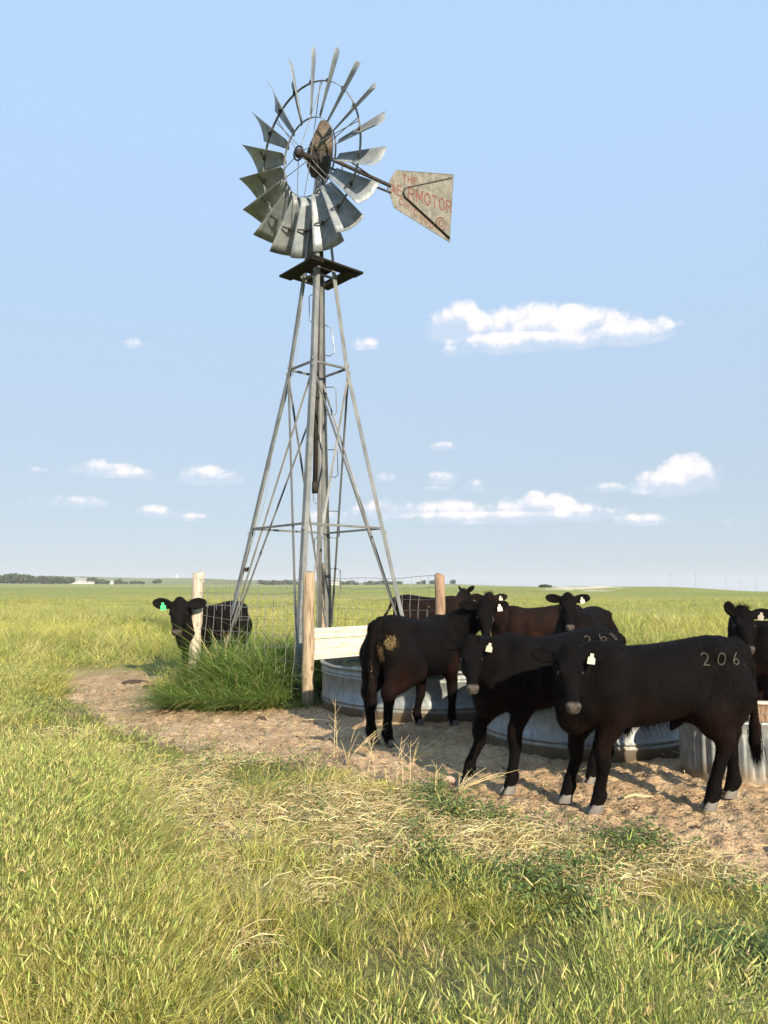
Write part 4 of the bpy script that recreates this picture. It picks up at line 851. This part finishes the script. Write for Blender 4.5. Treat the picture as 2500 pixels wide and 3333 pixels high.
def turf(n,r0,r1,hm,wm,name,label,heads_n=0,half=.66,per=26,spread=.05,mute=0.):
    """tufts: every tuft has its own height, colour and lean, its blades fan outward; thin filler between them"""
    nc=int(n/per); cx,cy=scatter(nc,r0,r1,half); D=dirt(cx,cy); st=straw(cx,cy)
    dens=(1-D)*(1-.68*st)*(.10+1.2*sstep(fbm(cx*1.7,cy*1.7,3,71),.36,.58)); k=rng.uniform(0,1,nc)<dens; cx,cy,st=cx[k],cy[k],st[k]; nc=len(cx)
    dd=-dirt_d(cx,cy)+(fbm(cx*1.2,cy*1.2,2,70)-.5)*.8; right=sstep(cx,-.2,1.2)
    edge=(.25+.75*sstep(dd,.15+.5*right,1.3+1.3*right)); edge=np.where(cy>11.5,np.maximum(edge,.6),edge)
    big=fbm(cx*.55+5,cy*.55,3,73); mid=fbm(cx*2.1,cy*2.1,3,74)
    stn=straw(cx,cy+.55); ch=hm*edge*(1-.45*stn)*(.26+.75*sstep(big,.32,.62)+.75*sstep(mid,.36,.64))*rng.uniform(.45,1.4,nc)*(1-.6*st)
    th=2.2*np.pi*(fbm(cx*.5,cy*.5,2,75)-.5)+.3+rng.normal(size=nc)*1.1; lay=.08+.55*sstep(fbm(cx*.8,cy*.8,3,76),.45,.68)*rng.uniform(.4,1.3,nc)+.35*st
    tone=fbm(cx*.42+9,cy*.42,3,77); ckind=rng.uniform(0,1,nc)
    C1=np.array([G_FRESH,G_YEL,G_GREY,G_DRY,G_DEEP]); wts=np.stack([1.0+0*tone,.9+2.6*sstep(tone,.42,.65),.6+1.3*sstep(-tone,-.5,-.38),.22+1.5*st+.8*sstep(mid,.6,.75),.5+1.2*sstep(-tone,-.48,-.35)],1); wts/=wts.sum(1,keepdims=True)
    ki=(ckind[:,None]>np.cumsum(wts,1)).sum(1).clip(0,4); cc=C1[ki]*(1+rng.normal(size=(nc,1))*.16).clip(.6,1.5)
    i=rng.integers(0,nc,n if n<nc*per*2 else nc*per); m=len(i); a=rng.uniform(0,2*np.pi,m); sp=spread*(.4+ch[i]/hm); q=np.abs(rng.normal(size=m))*sp
    x=cx[i]+np.cos(a)*q; y=cy[i]+np.sin(a)*q
    fil=rng.uniform(0,1,m)<.25; fx,fy=scatter(m,r0,r1,half); okf=dirt(fx,fy)<.4; fil&=okf&(straw(fx,fy)<rng.uniform(0,1,m)); x=np.where(fil,fx,x); y=np.where(fil,fy,y)
    k=(inpen(x,y)<-.1)&tank_free(x,y)&(dirt_d(x,y)<.25); i,x,y,a,q,sp,fil=i[k],x[k],y[k],a[k],q[k],sp[k],fil[k]; m=len(x)
    h=ch[i]*rng.uniform(.5,1.12,m)*np.where(fil,.45,1.); fan=.10+.55*(q/sp).clip(0,1.6)
    lean=np.stack([np.cos(a)*fan+np.cos(th[i])*lay[i],np.sin(a)*fan+np.sin(th[i])*lay[i]],-1)+rng.normal(size=(m,2))*.10
    w=rng.uniform(.6,1.4,m)*wm*np.maximum(1,y/max(r0,4.))**.5
    c=cc[i]*(1+rng.normal(size=(m,1))*.14).clip(.6,1.5); dryc=pick(m,[G_DRY,(.40,.32,.14)],[3,1]); c=np.where((rng.uniform(0,1,m)<.09+.45*straw(x,y))[:,None],dryc,c)
    if mute: c=c*(1-mute)+np.array([.31,.32,.10])*mute
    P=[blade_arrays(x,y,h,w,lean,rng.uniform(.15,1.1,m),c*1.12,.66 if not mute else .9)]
    if heads_n:
        hc_i=rng.permutation(m); pr=(st[i[hc_i]]<.5)&~fil[hc_i]&(rng.uniform(0,1,m)<sstep(mid[i[hc_i]],.42,.6)*.9+.05)&(edge[i[hc_i]]>.55); hk=hc_i[pr][:heads_n]; qn=len(hk); hx,hy=x[hk],y[hk]; hh=ch[i[hk]]*rng.uniform(.9,1.45,qn); le=lean[hk]*.6+rng.normal(size=(qn,2))*.2
        hc=pick(qn,[(.48,.54,.16),(.62,.62,.24),(.36,.44,.14),(.68,.58,.30)],[3,3,2,1.2])
        P.append(blade_arrays(hx,hy,hh,np.full(qn,.0020)*np.maximum(1,hy/5),le,np.full(qn,.15),hc*.75))
        P.append(heads(hx,hy,hh,le,rng.uniform(.028,.065,qn),rng.uniform(.0022,.0040,qn)*np.maximum(1,hy/6)**.5,hc,rng.uniform(0,1.4,qn)))
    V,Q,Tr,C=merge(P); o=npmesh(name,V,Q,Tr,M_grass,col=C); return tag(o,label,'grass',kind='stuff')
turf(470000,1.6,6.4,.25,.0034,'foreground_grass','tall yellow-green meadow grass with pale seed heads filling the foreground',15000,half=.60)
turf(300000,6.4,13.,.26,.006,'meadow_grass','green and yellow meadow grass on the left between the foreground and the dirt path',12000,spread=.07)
turf(210000,13.,34.,.40,.010,'pasture_grass','rough pasture grass beyond the pen and the cattle',3500,spread=.16,mute=.25)
turf(120000,34.,85.,.24,.020,'distant_grass','fine far pasture grass running toward the low hills',0,spread=.5,mute=.65)
turf(60000,85.,190.,.16,.035,'horizon_grass','faint far pasture grass thinning toward the low hills',0,spread=1.2,mute=.85)
# short stubble creeping into the dirt
def fringe():
    x,y=scatter(90000,3.4,14.5); d=dirt_d(x,y); k=(rng.uniform(0,1,len(x))<np.exp(-np.abs(d)/.35)*.9*sstep(fbm(x*2.2,y*2.2,3,81),.42,.62)+.012)&(d>-.7)&tank_free(x,y); x,y=x[k],y[k]; m=len(x)
    a=rng.uniform(0,2*np.pi,m); c=pick(m,[(.10,.15,.04),(.20,.24,.07),(.40,.32,.15)],[3,2,1.3])
    V,Q,Tr,C=blade_arrays(x,y,rng.uniform(.03,.11,m),rng.uniform(.004,.008,m),np.stack([np.cos(a),np.sin(a)],-1)*.8,rng.uniform(.3,1,m),c); tag(npmesh('stubble',V,Q,Tr,M_grass,col=C),'short trodden stubble along the edge of the sandy dirt','stubble',kind='stuff')
fringe()
# flattened straw
def strawbed():
    x,y=scatter(150000,2.4,9.); k=(rng.uniform(0,1,len(x))<straw(x,y)*.7*(1-dirt(x,y))+.003); x,y=x[k],y[k]; m=len(x)
    a=rng.normal(size=m)*1.1+.4*np.sin(x*2)+np.where(rng.uniform(0,1,m)<.3,np.pi,0); L_=rng.uniform(.05,.24,m); z=hgt(x,y)+rng.uniform(.0,.055,m)
    d=np.stack([np.cos(a)*1.,np.sin(a)*1.],-1); c=pick(m,[(.66,.55,.28),(.52,.41,.20),(.74,.66,.38),(.36,.27,.13)],[4,3,2,1],.14)
    n=m; B=np.stack([x,y,z],-1); up=np.array([0,0,1.]); D3=np.c_[d,rng.normal(size=n)*.12]; sd=np.stack([-d[:,1],d[:,0],rng.normal(size=n)*.6],-1); sd/=np.linalg.norm(sd,axis=1)[:,None]; sd*=rng.uniform(.0018,.0034,n)[:,None]
    out=[]; 
    for t,w_ in((0,1),(.5,1),(1,.5)):
        p=B+D3*(L_*t)[:,None]+up*(L_*.12*math.sin(math.pi*t))[:,None]; out+=[p-sd*w_,p+sd*w_]
    V=np.stack(out,1).reshape(-1,3); b=np.arange(n)*6; Q=np.concatenate([np.stack([b,b+1,b+3,b+2],-1),np.stack([b+2,b+3,b+5,b+4],-1)])
    tag(npmesh('straw',V,Q,None,M_straw,col=np.repeat(c,6,0)),'flattened pale dry straw lying in the middle of the foreground grass','straw',kind='stuff')
strawbed()
# tall lush grass in and in front of the pen
def lush():
    x=rng.uniform(-4.2,1.6,80000); y=rng.uniform(9.8,15.6,80000); ip=inpen(x,y); rg=(fbm(x*2.2,y*2.2,3,93)-.5)*1.1; fr=1-np.hypot((x+2.15)/1.05,(y-10.85)/.60)+rg*.8; fr2=1-np.hypot((x+3.0)/.5,(y-11.6)/.6)+rg*.5
    de=np.maximum(np.maximum(sstep(ip,-.1,.25)*.8,sstep(fr,0,.35)),sstep(fr2,0,.4)); de*=np.where((x>-.6)&(y<12.4),.35,1); k=(rng.uniform(0,1,len(x))<de*.85)&tank_free(x,y); x,y,ip,fr=x[k],y[k],ip[k],fr[k]; m=len(x)
    back=sstep(y,12.3,14.); h=(.42+.68*sstep(ip,-.1,.5)*(1-.35*back))*rng.uniform(.6,1.25,m)*(.55+.95*fbm(x*2.3,y*2.3,2,91)); a=rng.uniform(0,2*np.pi,m); out_=np.stack([-(x*0)-.25,-.75+0*x],-1)*sstep(-ip,-.2,.5)[:,None]
    lean=np.stack([np.cos(a),np.sin(a)],-1)*rng.uniform(.05,.5,m)[:,None]+out_*rng.uniform(.3,1,m)[:,None]
    c=pick(m,[(.075,.15,.025),(.12,.21,.04),(.18,.27,.06),(.30,.35,.12),(.46,.38,.18)],[3,4,3,1.8,.7]); cb=pick(m,[(.24,.28,.08),(.16,.22,.05)],[1,1]); c=np.where((rng.uniform(0,1,m)<back*.7)[:,None],cb,c)
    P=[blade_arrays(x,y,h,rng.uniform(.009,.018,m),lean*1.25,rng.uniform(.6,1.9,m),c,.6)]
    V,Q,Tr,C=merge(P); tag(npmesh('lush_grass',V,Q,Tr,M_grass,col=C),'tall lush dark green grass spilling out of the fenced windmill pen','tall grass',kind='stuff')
lush()
# broad-leaved weeds between grass and dirt on the right
def weeds():
    x,y=scatter(90000,3.2,11.5); d=-dirt_d(x,y); n1=fbm(x*1.2,y*1.2,3,95); k=(d>-.15)&(d<1.6)&(rng.uniform(0,1,len(x))<sstep(n1,.34,.60)*.8*np.where(x>.2,1,.15)*(1-sstep(d,1.0,1.6)))&tank_free(x,y); x,y,d=x[k],y[k],d[k]; m=len(x)
    rep=9; x=np.repeat(x,rep)+rng.normal(size=m*rep)*.03; y=np.repeat(y,rep)+rng.normal(size=m*rep)*.03; n=m*rep; z=hgt(x,y)+rng.uniform(.01,.15,n)*np.repeat(rng.uniform(.4,1.2,m),rep)
    a=rng.uniform(0,2*np.pi,n); el_=rng.uniform(-.2,.9,n); d1=np.stack([np.cos(a)*np.cos(el_),np.sin(a)*np.cos(el_),np.sin(el_)],-1); s1=np.stack([-np.sin(a),np.cos(a),rng.normal(size=n)*.3],-1); L_=rng.uniform(.014,.036,n); w_=L_*rng.uniform(.22,.4,n); B=np.stack([x,y,z],-1)
    V=np.stack([B,B+d1*(L_*.5)[:,None]+s1*w_[:,None],B+d1*L_[:,None],B+d1*(L_*.5)[:,None]-s1*w_[:,None]],1).reshape(-1,3); b=np.arange(n)*4
    c=pick(n,[(.075,.125,.04),(.11,.17,.055),(.18,.23,.08),(.32,.32,.08)],[3,4,3,.8]); tag(npmesh('weeds',V,np.stack([b,b+1,b+2,b+3],-1),None,M_weed,col=np.repeat(c,4,0)),'low dark green broad-leaved weeds along the edge of the dirt','weeds',kind='stuff')
weeds()
# tall dry stalks standing over the straw
def stalks():
    ps=[(-.50,7.6,.55,.02),(-.46,7.5,.42,-.06),(.10,6.4,.42,.12),(.16,6.35,.34,-.05),(.22,6.45,.38,.02),(-.15,6.9,.35,.2),(-.08,6.85,.3,-.18),(-.62,6.3,.3,.25),(.4,6.0,.3,.05)]
    SL=['tallest thin dry stalk at the dirt edge, below the tan post','shorter dry stalk just right of the tallest one, at the dirt edge','right-leaning dry stalk over the straw, left of the 260 cow','left-leaning dry stalk among those left of the 260 cow','upright short dry stalk nearest the 260 cow over the straw','dry stalk leaning right in the middle of the straw bed','dry stalk leaning left in the middle of the straw bed','leftmost dry stalk, leaning right over the straw','short dry stalk at the right end of the straw, nearest the viewer']
    for i,(x,y,h,l) in enumerate(ps):
        o=empty('dry_stalk',(x,y,float(hgt(x,y)))); tag(o,SL[i],'dry stalk','dry stalks above the straw bed')
        P=[(0,0,-.02),(l*h*.4,.01,h*.5),(l*h,.0,h)]; MB().tube(P,[.004,.003,.0015],5).build('stem',M_strawsolid,o)
        for k in range(5):
            t=.35+.13*k; p=Vector((l*h*t,0,h*t)); a=rng.uniform(0,6.28); q=p+Vector((math.cos(a)*.07,math.sin(a)*.07,.06+.03*rng.uniform())); MB().tube([p,(p+q)/2+Vector((0,0,-.006)),q],[.0022,.0018,.001],4).build('twig',M_strawsolid,o)
M_strawsolid=mat('dry_stalk',(.55,.44,.24),.7)[0]
stalks()
# sprawling weed with bare pale branches in front of the dung-stained cow
def shrublet(x,y,h,lab,sp=.5,n=9,seed=3,ln=.34):
    r_=np.random.default_rng(seed); o=empty('branching_weed',(x,y,float(hgt(x,y))),label=lab,cat='weed'); V=[];mbs=MB(); lf=[]
    for i in range(n):
        a=r_.uniform(0,6.28); sx=math.cos(a)*sp*r_.uniform(.3,1)+.25; sy=math.sin(a)*sp*.5; hh=h*r_.uniform(.6,1); P=[Vector((sx*t*t*.6+sx*t*.4,sy*t,hh*t)) for t in(0,.35,.7,1)]; P=[p*1. for p in P]; mbs.tube(P,[.0045,.0035,.0025,.0012],4)
        for t in np.linspace(.3,1,14): 
            c=P[0].lerp(P[3],t)+Vector(r_.normal(size=3)*.018); lf.append(c)
    mbs.build('stems',M_strawsolid,o); lf=np.array([tuple(c) for c in lf]); m=len(lf); a=r_.uniform(0,6.28,m); d=np.stack([np.cos(a),np.sin(a),r_.uniform(-.2,.6,m)],-1)*r_.uniform(.012,.028,(m,1)); s_=np.stack([-np.sin(a),np.cos(a),np.zeros(m)],-1)*.006
    V=np.stack([lf,lf+d*.5+s_,lf+d,lf+d*.5-s_],1).reshape(-1,3); b=np.arange(m)*4; tag(npmesh('foliage',V,np.stack([b,b+1,b+2,b+3],-1),None,M_weed,o,col=np.repeat(pick(m,[(.14,.20,.06),(.28,.30,.08)],[2,1]),4,0)))
shrublet(-.35,7.25,.40,'spindly pale-stemmed weed leaning right in front of the dung-stained cow',.35,8,3)
shrublet(.28,7.35,.22,'low yellow-green weed at the dirt edge left of the second cow\'s hooves',.3,10,5)
shrublet(.62,6.3,.20,'low green weed growing beside the front hoof of the cow branded 260',.3,12,8)
# clods and droppings
def clods():
    x,y=scatter(9000,3.6,14); d=dirt(x,y); k=(d>.8)&tank_free(x,y); x,y=x[k],y[k]; n=len(x); r=np.minimum(np.exp(rng.normal(size=n)*.5)*.009,.019); z=hgt(x,y)-.005
    base=np.array([(1,0,0),(0,1,0),(-1,0,0),(0,-1,0),(.5,.5,.7),(-.5,.4,.75),(.1,-.6,.7)]); V=np.stack([x,y,z],-1)[:,None,:]+base[None]*(r[:,None,None])*rng.uniform(.6,1.5,(n,7,1))*np.array([1,1,.6]); V=V.reshape(-1,3); b=np.arange(n)*7
    Tr=np.concatenate([np.stack([b+i,b+j,b+l],-1) for i,j,l in((0,1,4),(1,2,5),(2,3,6),(3,0,6),(1,5,4),(0,4,6),(2,6,5),(4,5,6))])
    c=pick(n,[(.40,.29,.18),(.26,.17,.10),(.10,.065,.04)],[5,3,1.3]); tag(npmesh('dirt_clods',V,None,Tr,M_weed,col=np.repeat(c,7,0)),'crumbled clods and dried droppings scattered over the sandy dirt','clods',kind='stuff')
clods()
def dung(x,y,r,lab):
    v=[(0,0,.03)];f=[];n=18
    for j,(q,z) in enumerate(((.35,.034),(.7,.026),(1.,-.01))):
        for k in range(n): a=2*math.pi*k/n; rr=r*q*(1+.18*math.sin(a*3+x)+.1*math.sin(a*7)); v.append((rr*math.cos(a)*1.4,rr*math.sin(a),z+.006*math.sin(a*5+j*2)))
    f=[(0,1+k,1+(k+1)%n) for k in range(n)]+[(1+j*n+k,1+j*n+(k+1)%n,1+(j+1)*n+(k+1)%n,1+(j+1)*n+k) for j in range(2) for k in range(n)]
    o=MB().add([tuple(p) for p in v],[tuple(reversed(q)) if len(q)==3 else q for q in f]).build('dung_pat',M_dung,None,True); o.location=(x,y,float(hgt(x,y))); tag(o,lab,'dung')
M_dung=mat('dried_dung',(.055,.035,.022),.9)[0]
dung(-4.35,13.1,.16,'dark dried dung pat at the far left end of the dirt path'); dung(-3.9,12.6,.10,'small dark dung pat on the path nearest the lush grass'); dung(-1.55,9.6,.05,'small brown dung crumb on the path below the lush grass')
def twig(p,q,lab):
    p,q=Vector((*p,float(hgt(*p))+.02)),Vector((*q,float(hgt(*q))+.02)); o=MB().tube([Vector((0,0,0)),(q-p)*.4+Vector((0,.02,.015)),(q-p)*.7,q-p],[.012,.011,.008,.005],6).build('stick',M_strawsolid,None,True); o.location=p; tag(o,lab,'stick')
twig((-1.03,9.45),(-.42,9.25),'pale bent stick lying on the shaded dirt in front of the tank')
twig((1.9,6.05),(2.15,6.1),'short pale stick on the dirt under the belly of the nearest cow')
st_=MB(); st_.lathe([(.001,.06),(.03,.055),(.055,.035),(.06,.01),(.05,-.01)],10).build('stone',mat('pinkish_stone',(.45,.30,.24),.85)[0]); o=bpy.data.objects['stone']; o.location=(.56,6.62,float(hgt(.56,6.62))); o.scale=(1.,.7,.8); tag(o,'small pinkish stone on the dirt edge left of the 260 cow','stone')

# ---------------------------------------------------------------- far things
def W(u,r): # ground point at a bearing (pixel column of the 1659-wide photo) and a range
    a=math.atan((u-829.5)/1597.4); x,y=r*math.sin(a),r*math.cos(a); return x,y,float(hgt(x,y))
M_leaf=leafmat('tree_leaf',.15,.6); M_bark=mat('bark',(.06,.045,.035),.9)[0]
def far_tree(u,r,h,w_,lab):
    x,y,z=W(u,r); o=empty('tree',(x,y,z),label=lab,cat='tree',group=lab)
    MB().tube([(0,0,-1),(0,.1,h*.3),(.1,0,h*.6)],[.35,.28,.15],6).build('trunk',M_bark,o)
    n=420; th=rng.uniform(0,6.28,n); v=rng.uniform(-1,1,n); rr=rng.uniform(.45,1,n)**.6; lob=1+.25*np.sin(th*3+u)+.18*np.sin(th*5+v*4)
    P=np.stack([np.cos(th)*np.sqrt(1-v*v)*rr*w_/2*lob,np.sin(th)*np.sqrt(1-v*v)*rr*w_/2*lob,h*.56+v*rr*h*.44*lob],-1)
    a=rng.normal(size=(n,3)); a/=np.linalg.norm(a,axis=1)[:,None]; b=np.cross(a,rng.normal(size=(n,3))); b/=np.linalg.norm(b,axis=1)[:,None]; s_=rng.uniform(.5,1.1,(n,1))*w_/9
    V=np.stack([P-a*s_,P+b*s_,P+a*s_,P-b*s_*.8],1).reshape(-1,3); k=np.arange(n)*4
    npmesh('crown',V,np.stack([k,k+1,k+2,k+3],-1),None,M_leaf,o,col=np.repeat(pick(n,[(.045,.065,.03),(.07,.095,.04)],[1,1]),4,0)); return o
i=0
for u in list(np.arange(4,318,8.5))+[25,36,45,110,150,300]:
    hh=.85*rng.uniform(6,9.5)*(1 if u<200 else .72 if u<260 else .5)*(1.25 if u<60 else 1); far_tree(u+rng.normal()*2,900+rng.normal()*30,hh,hh*rng.uniform(1.1,1.7),'dark tree in the long shelterbelt of the white farm at the far left')
for u in list(np.arange(565,650,9.))+[338,345]: far_tree(u,930+rng.normal()*20,rng.uniform(3.5,6),rng.uniform(6,9),'dark tree on the horizon seen through the wire left of the tan post')
for u in list(np.arange(722,775,8))+list(np.arange(790,865,9.))+[905,915,935,978]: far_tree(u,1000+rng.normal()*20,rng.uniform(3,6),rng.uniform(6,9),'small dark tree on the horizon between the windmill and the grey-brown post')
for u in(1168,1176,1185): far_tree(u,236,rng.uniform(.5,.9),rng.uniform(1.2,1.8),'tiny dark bush on the green ridge to the right')
M_white=mat('white_siding',(.50,.49,.46),.7)[0]; M_roof=mat('grey_shingle',(.22,.22,.23),.8)[0]; M_win=mat('dark_window',(.03,.035,.04),.2)[0]
def farmhouse(u,r,w_,d_,h_,rh,lab,nm='farmhouse',cat='house'):
    x,y,z=W(u,r); o=empty(nm,(x,y,z),R(12),label=lab,cat=cat); MB().box((0,0,h_/2-.3),(w_,d_,h_+.6)).build('wall',M_white,o)
    v=[(-w_/2-.4,-d_/2-.4,h_),(w_/2+.4,-d_/2-.4,h_),(w_/2+.4,d_/2+.4,h_),(-w_/2-.4,d_/2+.4,h_),(-w_/2-.4,0,h_+rh),(w_/2+.4,0,h_+rh)]
    MB().add(v,[(0,1,5,4),(2,3,4,5),(1,2,5),(3,0,4),(0,3,2,1)]).build('roof',M_roof,o)
    for k in(-.28,.28): MB().box((k*w_,-d_/2-.03,h_*.55),(w_*.14,.06,h_*.35)).build('window',M_win,o)
farmhouse(178,870,11,7,3.6,3.4,'white farmhouse with grey gabled roof before the far trees')
farmhouse(158,868,7,5,2.4,1.6,'low white shed just left of the distant farmhouse','shed','shed'); farmhouse(198,868,8,5,2.0,1.2,'low white shed just right of the distant farmhouse','shed','shed')
farmhouse(68,872,5,4,3.0,1.2,'tiny white outbuilding among the trees, leftmost of the farm','shed','shed'); farmhouse(243,872,5,5,3.4,1.3,'white bin-like shed at the right of the distant farm','shed','shed')
farmhouse(722,960,12,8,4.0,3.,'dark-roofed building on the horizon behind the windmill legs','barn','barn')
def bin_(u,r,rr,h_,lab):
    x,y,z=W(u,r); o=empty('grain_bin',(x,y,z),label=lab,cat='grain bin'); MB().lathe([(rr,-1),(rr,h_)],24).build('wall',M_white,o); MB().lathe([(rr*1.05,h_),(.3,h_+rr*.55),(.3,h_+rr*.6),(.001,h_+rr*.65)],24).build('roof',M_white,o)
bin_(383,1500,3.,5.5,'tiny white grain bin on the skyline left of the pen')
def pole(u,r,h_,lab):
    x,y,z=W(u,r); o=empty('utility_pole',(x,y,z),label=lab,cat='utility pole',group='power line poles on the right horizon'); MB().tube([(0,0,-2),(0,0,h_)],[.16,.11],6).build('pole',M_gpole,o)
    for k,l in((.95,1.6),(.82,1.3)): MB().box((0,0,h_*k),(l*2,.12,.14)).build('crossarm',M_gpole,o)
M_gpole=mat('pole_wood_grey',(.30,.29,.28),.9)[0]
for u,h_,lab in((1445,15,'leftmost grey utility pole above the right-hand ridge'),(1500,15.5,'second grey utility pole from the left above the ridge'),(1565,14,'third grey utility pole from the left above the ridge'),(1596,10,'fourth utility pole from the left, the smallest'),(1630,12,'rightmost utility pole above the ridge')): pole(u,640,h_,lab)
# thin summer haze between here and the hills
hm_=bpy.data.materials.new('haze'); hm_.use_nodes=True; hm_.node_tree.nodes.clear(); ht=NT(hm_.node_tree)
pv=ht.node('ShaderNodeVolumePrincipled'); pv.inputs['Color'].default_value=(.86,.92,1,1); pv.inputs['Density'].default_value=HAZE; ho_=ht.node('ShaderNodeOutputMaterial'); ht.l.new(pv.outputs[0],ho_.inputs['Volume'])
if HAZE>0:
    hb=MB().box((0,0,(-75+60)/2),(12600,12600,135)).build('haze',hm_); tag(hb,kind='stuff',label='thin pale summer haze over the far pasture and hills',cat='haze')
